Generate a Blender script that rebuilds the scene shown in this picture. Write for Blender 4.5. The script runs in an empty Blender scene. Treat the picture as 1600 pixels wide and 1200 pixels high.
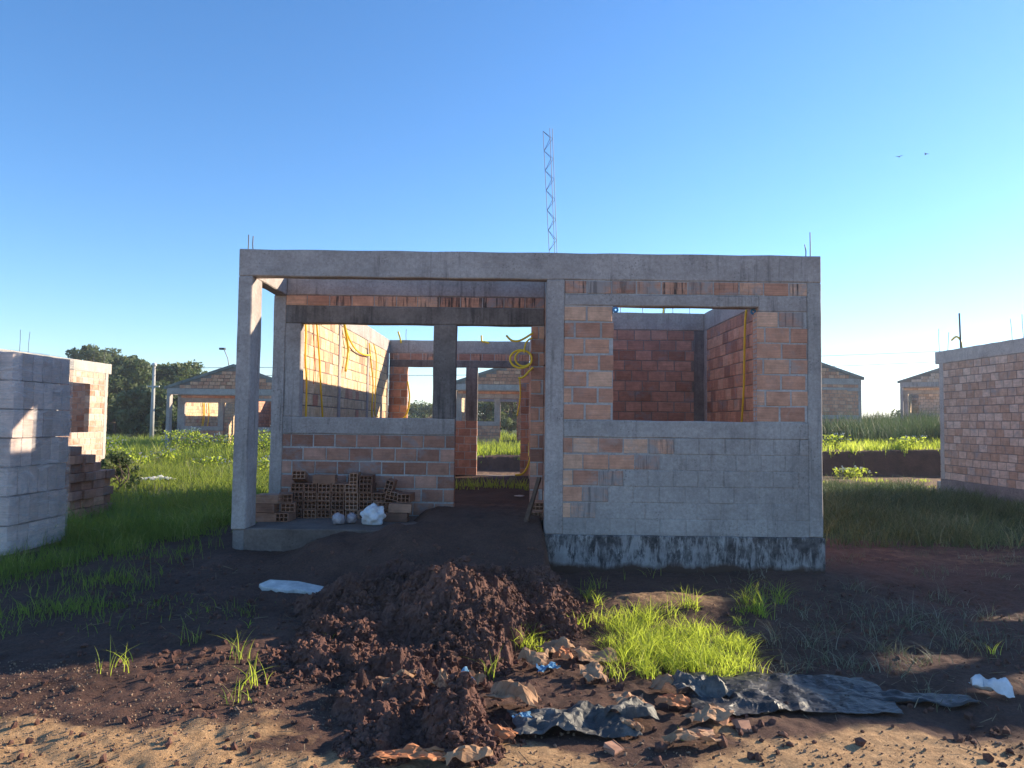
import bpy, math, random
import numpy as np
from mathutils import Vector, Matrix, Quaternion

random.seed(7)
RNG = np.random.default_rng(7)
SC = bpy.context.scene
COL = SC.collection
R = math.radians

# ------------------------------------------------------------------ camera, light, exposure
F = 1150.0
CAM = Vector((0.0, 0.0, 1.08))
PITCH, ROLL = R(2.89), R(0.70)
camd = bpy.data.cameras.new('camera')
camd.sensor_width = 36.0
camd.lens = F / 1600.0 * 36.0
camd.clip_start, camd.clip_end = 0.05, 5000.0
cam = bpy.data.objects.new('camera', camd)
COL.objects.link(cam)
CM = Matrix.Translation(CAM) @ Matrix.Rotation(R(90) + PITCH, 4, 'X') @ Matrix.Rotation(ROLL, 4, 'Z')
cam.matrix_world = CM
SC.camera = cam

SUN_EL, SUN_AZ = R(19.6), R(62.4)
world = bpy.data.worlds.new('World')
SC.world = world
world.use_nodes = True
wn = world.node_tree
bgn = wn.nodes['Background']
sky = wn.nodes.new('ShaderNodeTexSky')
sky.sky_type = 'NISHITA'
sky.sun_disc = False
sky.sun_elevation = SUN_EL
sky.sun_rotation = SUN_AZ
sky.altitude = 500
sky.air_density = 1.0
sky.dust_density = 0.15
sky.ozone_density = 3.5
hsv = wn.nodes.new('ShaderNodeHueSaturation')
hsv.inputs['Saturation'].default_value = 1.16
hsv.inputs['Value'].default_value = 0.92
wn.links.new(sky.outputs[0], hsv.inputs['Color'])
tintn = wn.nodes.new('ShaderNodeMix'); tintn.data_type = 'RGBA'; tintn.blend_type = 'MULTIPLY'
tintn.inputs[0].default_value = 1.0
tintn.inputs[7].default_value = (0.88, 0.90, 0.95, 1)
wn.links.new(hsv.outputs[0], tintn.inputs[6])
wn.links.new(tintn.outputs[2], bgn.inputs[0])
bgn.inputs[1].default_value = 0.14

SUNV = Vector((math.sin(SUN_AZ) * math.cos(SUN_EL), math.cos(SUN_AZ) * math.cos(SUN_EL), math.sin(SUN_EL)))
sl = bpy.data.lights.new('sun', 'SUN')
sl.energy = 5.0
sl.angle = R(0.53)
sl.color = (1.0, 0.84, 0.62)
sun = bpy.data.objects.new('sun', sl)
sun.rotation_euler = SUNV.to_track_quat('Z', 'Y').to_euler()
sun.location = SUNV * 60
COL.objects.link(sun)

SC.render.engine = 'CYCLES'
SC.view_settings.view_transform = 'Standard'
SC.view_settings.look = 'None'
SC.view_settings.exposure = 1.13
SC.view_settings.gamma = 1.0
SC.view_settings.use_curve_mapping = False

# ------------------------------------------------------------------ helpers
CR = CM.to_3x3()

def ray(px, py):
    return CR @ Vector(((px - 800) / F, -(py - 600) / F, -1.0))

def atY(px, py, Y):
    d = ray(px, py); t = (Y - CAM.y) / d.y
    return CAM + d * t

def atX(px, py, X):
    d = ray(px, py); t = (X - CAM.x) / d.x
    return CAM + d * t

def atZ(px, py, z=-0.4):
    d = ray(px, py); t = (z - CAM.z) / d.z
    return CAM + d * t

def tag(o, label=None, cat=None, group=None, kind=None):
    if label: o['label'] = label
    if cat: o['category'] = cat
    if group: o['group'] = group
    if kind: o['kind'] = kind
    return o

def empty(name, loc, rz=0):
    o = bpy.data.objects.new(name, None)
    o.empty_display_size = 0.2
    o.location = loc; o.rotation_euler = (0, 0, rz)
    COL.objects.link(o)
    return o

def link(name, me, parent=None, loc=(0, 0, 0), rot=(0, 0, 0), scale=(1, 1, 1)):
    o = bpy.data.objects.new(name, me)
    o.location = loc; o.rotation_euler = rot; o.scale = scale
    if parent: o.parent = parent
    COL.objects.link(o)
    return o

def np_mesh(name, v, f, mat=None, smooth=False, tint=None, attrs=None):
    """v (n,3), f (m,k) all faces with k corners"""
    me = bpy.data.meshes.new(name)
    v = np.asarray(v, dtype=np.float32); f = np.asarray(f, dtype=np.int32)
    n, k = len(f), f.shape[1]
    me.vertices.add(len(v)); me.vertices.foreach_set('co', v.ravel())
    me.loops.add(n * k); me.loops.foreach_set('vertex_index', f.ravel())
    me.polygons.add(n)
    me.polygons.foreach_set('loop_start', np.arange(n, dtype=np.int32) * k)
    me.polygons.foreach_set('loop_total', np.full(n, k, dtype=np.int32))
    me.polygons.foreach_set('use_smooth', np.full(n, bool(smooth)))
    allat = dict(attrs or {})
    if tint is not None: allat['tint'] = tint
    for nm, arr in allat.items():
        a = me.attributes.new(nm, 'FLOAT', 'POINT')
        a.data.foreach_set('value', np.broadcast_to(np.asarray(arr, dtype=np.float32), (len(v),)).copy())
    me.update(calc_edges=True)
    if mat: me.materials.append(mat)
    return me

class MB:
    """collects quads and triangles into one mesh"""
    def __init__(s): s.v = []; s.f = []
    def add(s, v, f):
        b = len(s.v); s.v += [tuple(p) for p in v]; s.f += [tuple(i + b for i in q) for q in f]
    def box(s, a, b):
        x0, y0, z0 = a; x1, y1, z1 = b
        s.add([(x0,y0,z0),(x1,y0,z0),(x1,y1,z0),(x0,y1,z0),(x0,y0,z1),(x1,y0,z1),(x1,y1,z1),(x0,y1,z1)],
              [(0,3,2,1),(4,5,6,7),(0,1,5,4),(1,2,6,5),(2,3,7,6),(3,0,4,7)])
    def rbox(s, a, b, step=0.11, amp=0.0028, ch=0.010):
        """box with chamfered, slightly wavy edges (cast concrete)"""
        a = np.array(a, float); b = np.array(b, float)
        ax = [np.unique(np.concatenate([[lo, lo + ch], np.linspace(lo + ch, hi - ch, max(2, int((hi - lo) / step) + 1)), [hi - ch, hi]]))
              for lo, hi in zip(a, b)]
        idx = {}; vs = []
        base = len(s.v)
        def vid(i, j, k):
            key = (i, j, k)
            if key not in idx:
                p = np.array([ax[0][i], ax[1][j], ax[2][k]])
                n = [i == 0 or i == len(ax[0]) - 1, j == 0 or j == len(ax[1]) - 1, k == 0 or k == len(ax[2]) - 1]
                if sum(n) >= 2:
                    c = 0.5 * (a + b)
                    for q in range(3):
                        if n[q]: p[q] += (ch * 0.45) * np.sign(c[q] - p[q])
                h = math.sin(p[0]*17.3+p[1]*9.1+p[2]*13.7)*math.sin(p[0]*5.1-p[2]*7.7+p[1]*3.3)
                h2 = math.sin(p[0]*11.9-p[1]*14.1+p[2]*6.7+1.3)
                h3 = math.sin(-p[0]*8.3+p[1]*12.7+p[2]*15.1+2.1)
                p = p + amp * np.array([h, h2, h3])
                idx[key] = base + len(vs); vs.append(tuple(p))
            return idx[key]
        fs = []
        N = [len(q) for q in ax]
        for (u, v_, w) in ((0,1,2),(1,2,0),(2,0,1)):
            for side in (0, N[w] - 1):
                for i in range(N[u] - 1):
                    for j in range(N[v_] - 1):
                        q = []
                        for (di, dj) in ((0,0),(1,0),(1,1),(0,1)):
                            t = [0, 0, 0]; t[u] = i + di; t[v_] = j + dj; t[w] = side
                            q.append(vid(*t))
                        if side == 0: q = q[::-1]
                        fs.append(tuple(q))
        s.v += vs; s.f += fs
    def tube(s, pts, r, n=6, cap=True):
        pts = [Vector(p) for p in pts]; rings = []
        rr = r if isinstance(r, (list, tuple)) else [r] * len(pts)
        up = Vector((0.13, 0.21, 0.97)).normalized()
        for i, p in enumerate(pts):
            d = (pts[min(i+1, len(pts)-1)] - pts[max(i-1, 0)]).normalized()
            a = d.cross(up)
            if a.length < 0.05: a = d.cross(Vector((1, 0, 0)))
            a.normalize(); b = d.cross(a).normalized()
            rings.append([p + (a * math.cos(2*math.pi*k/n) + b * math.sin(2*math.pi*k/n)) * rr[i] for k in range(n)])
        v = [q for rg in rings for q in rg]; f = []
        for i in range(len(pts) - 1):
            for k in range(n):
                f.append((i*n+k, i*n+(k+1) % n, (i+1)*n+(k+1) % n, (i+1)*n+k))
        if cap:
            f.append(tuple(range(n))[::-1]); f.append(tuple(range((len(pts)-1)*n, len(pts)*n)))
        s.add(v, f)
    def build(s, name, mat, parent=None, off=(0,0,0), smooth=False, tint=None, loc=(0,0,0)):
        me = bpy.data.meshes.new(name)
        me.from_pydata([(p[0]-off[0], p[1]-off[1], p[2]-off[2]) for p in s.v], [], s.f)
        if mat: me.materials.append(mat)
        if smooth: me.polygons.foreach_set('use_smooth', [True] * len(me.polygons))
        if tint is not None:
            a = me.attributes.new('tint', 'FLOAT', 'POINT'); a.data.foreach_set('value', [tint] * len(me.vertices))
        me.update()
        return link(name, me, parent, loc=loc)

def smooth_path(pts, n=6):
    pts = [Vector(p) for p in pts]; out = []
    P = [pts[0]] + pts + [pts[-1]]
    for i in range(1, len(P) - 2):
        for k in range(n):
            t = k / n; a, b, c, d = P[i-1], P[i], P[i+1], P[i+2]
            out.append(0.5 * ((2*b) + (c-a)*t + (2*a-5*b+4*c-d)*t*t + (-a+3*b-3*c+d)*t**3))
    out.append(pts[-1]); return out

# vectorised value noise
def _hash(ix, iy, s):
    h = (ix.astype(np.int64) * 374761393 + iy.astype(np.int64) * 668265263 + s * 1442695041) & 0x7fffffff
    h = ((h ^ (h >> 13)) * 1274126177) & 0x7fffffff
    return ((h ^ (h >> 16)) & 0xffff) / 65535.0
def vnoise(x, y, s=0):
    x = np.asarray(x, float); y = np.asarray(y, float)
    ix, iy = np.floor(x), np.floor(y); fx, fy = x - ix, y - iy
    fx = fx*fx*(3-2*fx); fy = fy*fy*(3-2*fy)
    a = _hash(ix, iy, s); b = _hash(ix+1, iy, s); c = _hash(ix, iy+1, s); d = _hash(ix+1, iy+1, s)
    return (a*(1-fx)+b*fx)*(1-fy)+(c*(1-fx)+d*fx)*fy
def fbm(x, y, s=0, o=4):
    t = 0; a = 0.5; w = 0
    for i in range(o):
        t = t + a * vnoise(x*2**i + 17.3*i, y*2**i - 9.1*i, s + i); w += a; a *= 0.5
    return t / w
def worley(x, y, s=0):
    x = np.asarray(x, float); y = np.asarray(y, float)
    ix, iy = np.floor(x), np.floor(y); best = np.full(x.shape, 9.0)
    for dx in (-1, 0, 1):
        for dy in (-1, 0, 1):
            cx, cy = ix+dx, iy+dy
            px = cx + _hash(cx, cy, s); py = cy + _hash(cx, cy, s+5)
            best = np.minimum(best, (px-x)**2 + (py-y)**2)
    return np.sqrt(best)
def sstep(a, b, x):
    t = np.clip((x - a) / (b - a), 0, 1); return t*t*(3-2*t)

# ------------------------------------------------------------------ materials
class NT:
    def __init__(s, name):
        s.m = bpy.data.materials.new(name); s.m.use_nodes = True
        s.t = s.m.node_tree; s.n = s.t.nodes; s.bsdf = s.n['Principled BSDF']; s.out = s.n['Material Output']
        s.bsdf.inputs['Roughness'].default_value = 0.9
        s.bsdf.inputs['Specular IOR Level'].default_value = 0.25
    def new(s, typ, **kw):
        n = s.n.new(typ)
        for k, v in kw.items(): setattr(n, k, v)
        return n
    def L(s, a, b): s.t.links.new(a, b)
    def pos(s, scale=(1, 1, 1), obj=False):
        if obj: src = s.new('ShaderNodeTexCoord').outputs['Object']
        else: src = s.new('ShaderNodeNewGeometry').outputs['Position']
        mp = s.new('ShaderNodeMapping'); mp.inputs['Scale'].default_value = scale
        s.L(src, mp.inputs['Vector']); return mp.outputs[0]
    def noise(s, scale, detail=4, rough=0.6, vec=None, dist=0):
        n = s.new('ShaderNodeTexNoise'); n.inputs['Scale'].default_value = scale
        n.inputs['Detail'].default_value = detail; n.inputs['Roughness'].default_value = rough
        n.inputs['Distortion'].default_value = dist
        s.L(vec if vec is not None else s.pos(), n.inputs['Vector']); return n.outputs['Fac']
    def ramp(s, fac, stops):
        r = s.new('ShaderNodeValToRGB'); e = r.color_ramp.elements
        while len(e) < len(stops): e.new(0.5)
        for i, (p, c) in enumerate(stops):
            e[i].position = p; e[i].color = (c[0], c[1], c[2], 1) if isinstance(c, (tuple, list)) else (c, c, c, 1)
        s.L(fac, r.inputs[0]); return r.outputs[0]
    def mix(s, fac, a, b, mode='MIX'):
        m = s.new('ShaderNodeMix', data_type='RGBA', blend_type=mode)
        for sock, val in ((m.inputs[0], fac), (m.inputs[6], a), (m.inputs[7], b)):
            if isinstance(val, (int, float)): sock.default_value = val
            elif isinstance(val, (tuple, list)): sock.default_value = (*val[:3], 1)
            else: s.L(val, sock)
        return m.outputs[2]
    def attr(s, name='tint'):
        a = s.new('ShaderNodeAttribute'); a.attribute_name = name; return a.outputs['Fac']
    def math(s, op, a, b=0.0):
        m = s.new('ShaderNodeMath', operation=op)
        for i, val in enumerate((a, b)):
            if isinstance(val, (int, float)): m.inputs[i].default_value = val
            else: s.L(val, m.inputs[i])
        return m.outputs[0]
    def bump(s, h, strength=0.4, dist=0.01, prev=None):
        b = s.new('ShaderNodeBump'); b.inputs['Strength'].default_value = strength; b.inputs['Distance'].default_value = dist
        s.L(h, b.inputs['Height'])
        if prev is not None: s.L(prev, b.inputs['Normal'])
        return b.outputs[0]
    def done(s, color, normal=None, rough=None):
        if isinstance(color, (tuple, list)): s.bsdf.inputs['Base Color'].default_value = (*color[:3], 1)
        else: s.L(color, s.bsdf.inputs['Base Color'])
        if normal is not None: s.L(normal, s.bsdf.inputs['Normal'])
        if rough is not None: s.bsdf.inputs['Roughness'].default_value = rough
        return s.m

def concrete(name, c_lo, c_hi, stain=0.5, stain_col=(0.06, 0.055, 0.055), board=True, streak_lo=0.52, spots=None):
    t = NT(name)
    base = t.ramp(t.noise(1.7, 8, 0.72), [(0.34, c_lo), (0.66, c_hi)])
    base = t.mix(t.ramp(t.noise(0.9, 7, 0.75), [(0.5, 0.0), (0.75, 0.45)]), base, (c_lo[0]*.75, c_lo[1]*.66, c_lo[2]*.6))
    fine = t.ramp(t.noise(38, 5, 0.75), [(0.3, 0.72), (0.7, 1.15)])
    col = t.mix(1.0, base, fine, 'MULTIPLY')
    st = t.noise(1.0, 5, 0.7, t.pos((16, 16, 1.1)))
    patch = t.noise(1.3, 3, 0.6)
    m = t.math('MULTIPLY', t.ramp(st, [(streak_lo, 0.0), (streak_lo + 0.16, 1.0)]), t.ramp(patch, [(0.42, 0.0), (0.62, 1.0)]))
    col = t.mix(t.math('MULTIPLY', m, stain), col, stain_col)
    band = t.noise(1.0, 3, 0.6, t.pos((1.2, 1.2, 14)))
    col = t.mix(t.math('MULTIPLY', t.ramp(band, [(0.5, 0.0), (0.75, 1.0)]), 0.35), col, c_lo)
    vo = t.new('ShaderNodeTexVoronoi'); vo.inputs['Scale'].default_value = 34; t.L(t.pos(), vo.inputs['Vector'])
    hc = t.math('MULTIPLY', t.ramp(vo.outputs['Distance'], [(0.15, 1.0), (0.34, 0.0)]), t.ramp(t.noise(2.6, 5, 0.7), [(0.52, 0.0), (0.62, 1.0)]))
    col = t.mix(t.math('MULTIPLY', hc, 0.6), col, (c_lo[0]*.4, c_lo[1]*.4, c_lo[2]*.4))
    pale = t.noise(6, 6, 0.75)
    col = t.mix(t.math('MULTIPLY', t.ramp(pale, [(0.6, 0.0), (0.78, 1.0)]), 0.35), col, (c_hi[0]*1.45, c_hi[1]*1.45, c_hi[2]*1.45))
    pits = t.new('ShaderNodeTexVoronoi'); pits.inputs['Scale'].default_value = 55; t.L(t.pos(), pits.inputs['Vector'])
    pit = t.ramp(pits.outputs['Distance'], [(0.05, 0.0), (0.16, 1.0)])
    nrm = t.bump(t.noise(1.0, 4, 0.6, t.pos((5, 5, 26)) if board else None), 0.35, 0.008)
    nrm = t.bump(t.noise(70, 4, 0.7), 0.35, 0.004, nrm)
    nrm = t.bump(pit, 0.35, 0.003, nrm)
    return t.done(col, nrm)

def brickmat(name, stops, smear=0.0, cem=(0.30, 0.30, 0.31), black=0.0, groove=26.0):
    t = NT(name)
    col = t.ramp(t.attr('tint'), stops)
    col = t.mix(1.0, col, t.ramp(t.noise(9, 5, 0.7), [(0.3, 0.72), (0.7, 1.18)]), 'MULTIPLY')
    col = t.mix(1.0, col, t.ramp(t.noise(1.0, 3, 0.6, t.pos((3, 3, 130))), [(0.35, 0.84), (0.65, 1.08)]), 'MULTIPLY')
    dust = t.noise(5, 6, 0.75)
    col = t.mix(t.math('MULTIPLY', t.ramp(dust, [(0.55, 0.0), (0.75, 1.0)]), 0.35), col, cem)
    if smear > 0:
        sm = t.noise(3.2, 8, 0.72, t.pos((1, 1, 1.3)), 0.6)
        f = t.ramp(sm, [(0.60 - 0.3*smear, 0.0), (0.78 - 0.3*smear, 1.0)])
        col = t.mix(t.math('MULTIPLY', f, 0.9), col, t.mix(t.noise(20, 4, 0.7), (cem[0]*.75, cem[1]*.75, cem[2]*.75), (cem[0]*1.15, cem[1]*1.15, cem[2]*1.15)))
    if black > 0:
        st = t.noise(1.0, 5, 0.7, t.pos((30, 30, 2.0)))
        col = t.mix(t.math('MULTIPLY', t.ramp(st, [(0.5, 0.0), (0.62, 1.0)]), black), col, (0.05, 0.045, 0.045))
    wv = t.new('ShaderNodeTexWave', wave_type='BANDS', bands_direction='Z'); wv.inputs['Scale'].default_value = groove
    wv.inputs['Distortion'].default_value = 0.3; t.L(t.pos(), wv.inputs['Vector'])
    nrm = t.bump(wv.outputs['Fac'], 0.18, 0.003)
    nrm = t.bump(t.noise(50, 5, 0.7), 0.4, 0.004, nrm)
    return t.done(col, nrm)

M = {}
M['conc'] = concrete('cast_concrete', (0.32, 0.28, 0.262), (0.51, 0.45, 0.42), 0.6)
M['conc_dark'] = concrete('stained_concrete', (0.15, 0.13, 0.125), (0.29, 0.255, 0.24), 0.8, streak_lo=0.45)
M['conc_pale'] = concrete('pale_concrete', (0.40, 0.365, 0.33), (0.56, 0.52, 0.47), 0.35)
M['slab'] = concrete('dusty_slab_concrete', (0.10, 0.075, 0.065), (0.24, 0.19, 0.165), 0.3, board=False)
M['mortar'] = concrete('mortar', (0.36, 0.335, 0.325), (0.56, 0.53, 0.51), 0.35, board=False)
M['mortar_dark'] = concrete('darker_mortar', (0.22, 0.18, 0.165), (0.36, 0.31, 0.29), 0.4, board=False)  # mortar in a darker tone than the main one
M['mortar_warm'] = concrete('dusty_mortar', (0.20, 0.17, 0.155), (0.31, 0.27, 0.25), 0.4, board=False)
M['cement'] = concrete('cement_wash', (0.30, 0.27, 0.255), (0.47, 0.425, 0.395), 0.5, board=False)
ORANGE = [(0.0, (0.50, 0.245, 0.165)), (0.35, (0.59, 0.30, 0.20)), (0.7, (0.66, 0.345, 0.225)), (1.0, (0.71, 0.42, 0.285))]
DARK = [(0.0, (0.42, 0.21, 0.155)), (0.5, (0.50, 0.265, 0.195)), (1.0, (0.58, 0.32, 0.235))]
PALE = [(0.0, (0.52, 0.335, 0.235)), (0.5, (0.62, 0.43, 0.32)), (1.0, (0.72, 0.54, 0.42))]
M['brick'] = brickmat('fired_clay', ORANGE)
M['brick_smear'] = brickmat('clay_smeared_with_cement', ORANGE, smear=0.28, cem=(0.40, 0.35, 0.32))
M['brick_streak'] = brickmat('clay_with_black_streaks', ORANGE, smear=0.30, black=0.95)
M['brick_cem'] = brickmat('clay_mostly_under_cement', ORANGE, smear=0.75, cem=(0.34, 0.31, 0.295), black=0.5)
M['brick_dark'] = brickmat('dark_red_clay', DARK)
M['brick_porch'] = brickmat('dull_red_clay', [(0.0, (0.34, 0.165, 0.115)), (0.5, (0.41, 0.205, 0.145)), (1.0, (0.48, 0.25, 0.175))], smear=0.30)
M['brick_pale'] = brickmat('dusty_pale_clay', PALE, smear=0.3, cem=(0.36, 0.33, 0.31))
M['brick_warm'] = brickmat('sunlit_yellow_clay', [(0.0, (0.62, 0.43, 0.26)), (0.5, (0.68, 0.50, 0.31)), (1.0, (0.74, 0.57, 0.37))], smear=0.15, cem=(0.4, 0.36, 0.3))  # yellow-pale copy of the brick; sun on the lit walls put into the colour
M['brick_sun'] = brickmat('sunlit_pale_clay', [(0.0, (0.44, 0.24, 0.16)), (0.4, (0.58, 0.37, 0.27)), (1.0, (0.66, 0.49, 0.37))], smear=0.35, cem=(0.45, 0.41, 0.35))  # pale orange copy of the brick with the side wall's sunlight in its colour
M['brick_loose'] = brickmat('new_clay', [(0.0, (0.20, 0.10, 0.07)), (0.5, (0.34, 0.17, 0.11)), (1.0, (0.46, 0.25, 0.165))])

def plinth_mat():
    t = NT('plinth_with_bitumen_drips')
    base = t.ramp(t.noise(5, 6, 0.7), [(0.3, (0.22, 0.20, 0.195)), (0.7, (0.42, 0.39, 0.37))])
    st = t.noise(1.0, 9, 0.8, t.pos((20, 20, 5.0)), 0.3)
    zz = t.new('ShaderNodeSeparateXYZ'); g = t.new('ShaderNodeNewGeometry'); t.L(g.outputs['Position'], zz.inputs[0])
    zf = t.math('MULTIPLY_ADD', zz.outputs[2], 0.22); zf.node.inputs[2].default_value = 0.05
    pt_ = t.math('MULTIPLY', t.math('SUBTRACT', t.noise(3.5, 3, 0.6), 0.5), 0.35)
    f = t.ramp(t.math('ADD', t.math('ADD', st, zf), pt_), [(0.445, 0.0), (0.55, 1.0)])
    col = t.mix(t.math('MULTIPLY', f, t.ramp(t.noise(9, 5, 0.7), [(0.3, 0.45), (0.6, 0.92)])), base, (0.022, 0.022, 0.026))
    low = t.ramp(t.math('ADD', t.math('MULTIPLY', zz.outputs[2], -2.2), t.math('MULTIPLY', t.noise(4, 4), 0.5)), [(0.88, 0.0), (1.1, 1.0)])
    col = t.mix(low, col, (0.075, 0.045, 0.035))
    return t.done(col, t.bump(t.noise(40, 5, 0.7), 0.5, 0.006))
M['plinth'] = plinth_mat()

def soil(name, dark, mid, tan, sand_attr=True):
    t = NT(name)
    n1 = t.noise(2.3, 8, 0.7)
    col = t.ramp(n1, [(0.3, dark), (0.7, mid)])
    if sand_attr:
        tn = t.ramp(t.noise(14, 6, 0.7), [(0.3, (tan[0]*.62, tan[1]*.58, tan[2]*.55)), (0.65, tan)])
        f = t.math('ADD', t.attr('sand'), t.math('MULTIPLY', t.math('SUBTRACT', t.noise(6, 6, 0.7), 0.5), 0.9))
        col = t.mix(t.ramp(f, [(0.3, 0.0), (0.72, 1.0)]), col, tn)
        gr = t.math('ADD', t.attr('green'), t.math('MULTIPLY', t.math('SUBTRACT', t.noise(3, 5, 0.7), 0.5), 0.8))
        col = t.mix(t.ramp(gr, [(0.35, 0.0), (0.65, 1.0)]), col, (0.045, 0.075, 0.022))
    col = t.mix(1.0, col, t.ramp(t.noise(60, 4, 0.7), [(0.3, 0.65), (0.7, 1.25)]), 'MULTIPLY')
    nrm = t.bump(t.noise(28, 8, 0.75), 0.8, 0.02)
    nrm = t.bump(t.noise(140, 4, 0.7), 0.5, 0.005, nrm)
    return t.done(col, nrm, 0.97)
M['ground'] = soil('red_earth', (0.060, 0.032, 0.025), (0.135, 0.072, 0.053), (0.50, 0.31, 0.16))
M['heap'] = soil('loose_red_earth', (0.078, 0.040, 0.033), (0.215, 0.108, 0.082), (0.3, 0.2, 0.1), False)
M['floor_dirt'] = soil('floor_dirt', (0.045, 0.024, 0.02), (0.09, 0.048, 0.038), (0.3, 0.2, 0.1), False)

def leafy(name, stops, trans=0.5, tcol=(0.55, 0.68, 0.09), rough=0.6):
    t = NT(name)
    col = t.ramp(t.attr('tint'), stops)
    t.bsdf.inputs['Roughness'].default_value = rough
    t.L(col, t.bsdf.inputs['Base Color'])
    tr = t.new('ShaderNodeBsdfTranslucent'); t.L(t.mix(0.6, col, tcol), tr.inputs[0])
    mx = t.new('ShaderNodeMixShader'); mx.inputs[0].default_value = trans
    t.L(t.bsdf.outputs[0], mx.inputs[1]); t.L(tr.outputs[0], mx.inputs[2]); t.L(mx.outputs[0], t.out.inputs[0])
    return t.m
M['grass'] = leafy('grass_blades', [(0.0, (0.035, 0.06, 0.02)), (0.45, (0.08, 0.125, 0.03)), (0.75, (0.17, 0.21, 0.05)), (1.0, (0.40, 0.36, 0.17))])
M['grass_lush'] = leafy('lush_grass', [(0.0, (0.05, 0.09, 0.018)), (0.6, (0.17, 0.25, 0.04)), (0.93, (0.42, 0.45, 0.10)), (1.0, (0.55, 0.45, 0.24))], 0.6, (0.80, 0.95, 0.10))
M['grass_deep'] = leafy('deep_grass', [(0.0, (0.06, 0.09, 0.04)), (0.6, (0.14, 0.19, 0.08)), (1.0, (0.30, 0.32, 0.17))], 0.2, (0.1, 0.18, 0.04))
M['grass_dry'] = leafy('dry_weeds', [(0.0, (0.09, 0.10, 0.065)), (0.6, (0.20, 0.20, 0.13)), (1.0, (0.38, 0.34, 0.25))], 0.25, (0.2, 0.2, 0.08))
M['leaf'] = leafy('tree_leaves', [(0.0, (0.035, 0.055, 0.025)), (0.6, (0.10, 0.13, 0.055)), (1.0, (0.24, 0.26, 0.12))], 0.25, (0.16, 0.24, 0.05))
M['leaf_pale'] = leafy('pale_leaves', [(0.0, (0.07, 0.10, 0.045)), (0.6, (0.12, 0.15, 0.07)), (1.0, (0.2, 0.22, 0.11))], 0.3, (0.22, 0.28, 0.09))
M['flower'] = NT('white_blossom').done((0.72, 0.72, 0.66))

def simple(name, col, rough=0.7, metal=0.0, bump=0.0, var=0.2, scale=8, spec=0.3):
    t = NT(name); t.bsdf.inputs['Metallic'].default_value = metal; t.bsdf.inputs['Specular IOR Level'].default_value = spec
    c = t.mix(1.0, col, t.ramp(t.noise(scale, 5, 0.65), [(0.3, 1 - var), (0.7, 1 + var)]), 'MULTIPLY')
    return t.done(c, t.bump(t.noise(scale*4, 4, 0.7), bump, 0.005) if bump else None, rough)
M['bark'] = simple('bark', (0.12, 0.09, 0.07), 0.9, bump=0.5)
M['steel'] = simple('rusty_steel', (0.085, 0.09, 0.10), 0.6, 0.6)
M['conduit'] = simple('yellow_plastic_conduit', (0.85, 0.58, 0.04), 0.45, var=0.1)
M['orange_plastic'] = simple('orange_cord', (0.6, 0.16, 0.04), 0.5)
M['wood'] = simple('weathered_wood', (0.115, 0.07, 0.05), 0.85, bump=0.4, var=0.35, scale=20)
M['wood_pale'] = simple('pallet_wood', (0.30, 0.22, 0.14), 0.85, bump=0.4, var=0.3, scale=14)
M['sack_white'] = simple('white_plastic_sack', (0.62, 0.61, 0.62), 0.5, bump=0.5, var=0.3, scale=10)
M['foam'] = simple('dusty_white_foam', (0.56, 0.53, 0.50), 0.8, bump=0.6, var=0.3, scale=12)
M['blue'] = simple('blue_plastic', (0.06, 0.22, 0.42), 0.5, var=0.15)
M['pole'] = simple('pole_concrete', (0.42, 0.41, 0.39), 0.8, var=0.15, scale=3)
M['black_wire'] = simple('wire', (0.03, 0.03, 0.035), 0.6)
M['white_wall'] = simple('far_white_wall', (0.62, 0.64, 0.66), 0.9, var=0.1, scale=0.5)
M['bird'] = simple('bird_feathers', (0.03, 0.03, 0.03), 0.8)
M['roofedge'] = concrete('raking_concrete', (0.17, 0.18, 0.175), (0.29, 0.295, 0.28), 0.5)
M['glass_jar'] = simple('cloudy_plastic_film', (0.34, 0.29, 0.30), 0.25, var=0.45, scale=22, bump=0.5, spec=0.6)

def paper():
    t = NT('kraft_paper')
    c = t.ramp(t.noise(5, 7, 0.7), [(0.3, (0.24, 0.125, 0.065)), (0.7, (0.52, 0.31, 0.18))])
    c = t.mix(t.ramp(t.noise(3.4, 7, 0.75), [(0.56, 0.0), (0.64, 1.0)]), c, (0.10, 0.055, 0.04))
    return t.done(c, t.bump(t.noise(22, 6, 0.7), 0.5, 0.008), 0.8)
M['paper'] = paper()
M['paper_blue'] = simple('printed_blue_paper', (0.13, 0.30, 0.46), 0.7, var=0.25, bump=0.4)
M['paper_orange'] = simple('printed_orange_paper', (0.48, 0.19, 0.08), 0.7, var=0.25, bump=0.4)
def tarp(name, c0, c1, rough):
    t = NT(name); t.bsdf.inputs['Specular IOR Level'].default_value = 0.45
    c = t.ramp(t.noise(4, 7, 0.75, None, 0.4), [(0.45, c0), (0.78, c1)])
    n = t.bump(t.noise(9, 6, 0.6, t.pos((1, 2.2, 1)), 0.8), 0.6, 0.02)
    return t.done(c, n, rough)
M['tarp'] = tarp('black_plastic_sheet', (0.012, 0.012, 0.014), (0.11, 0.095, 0.085), 0.46)
M['tarp_grey'] = tarp('dusty_grey_plastic', (0.045, 0.045, 0.045), (0.24, 0.225, 0.20), 0.62)

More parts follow.
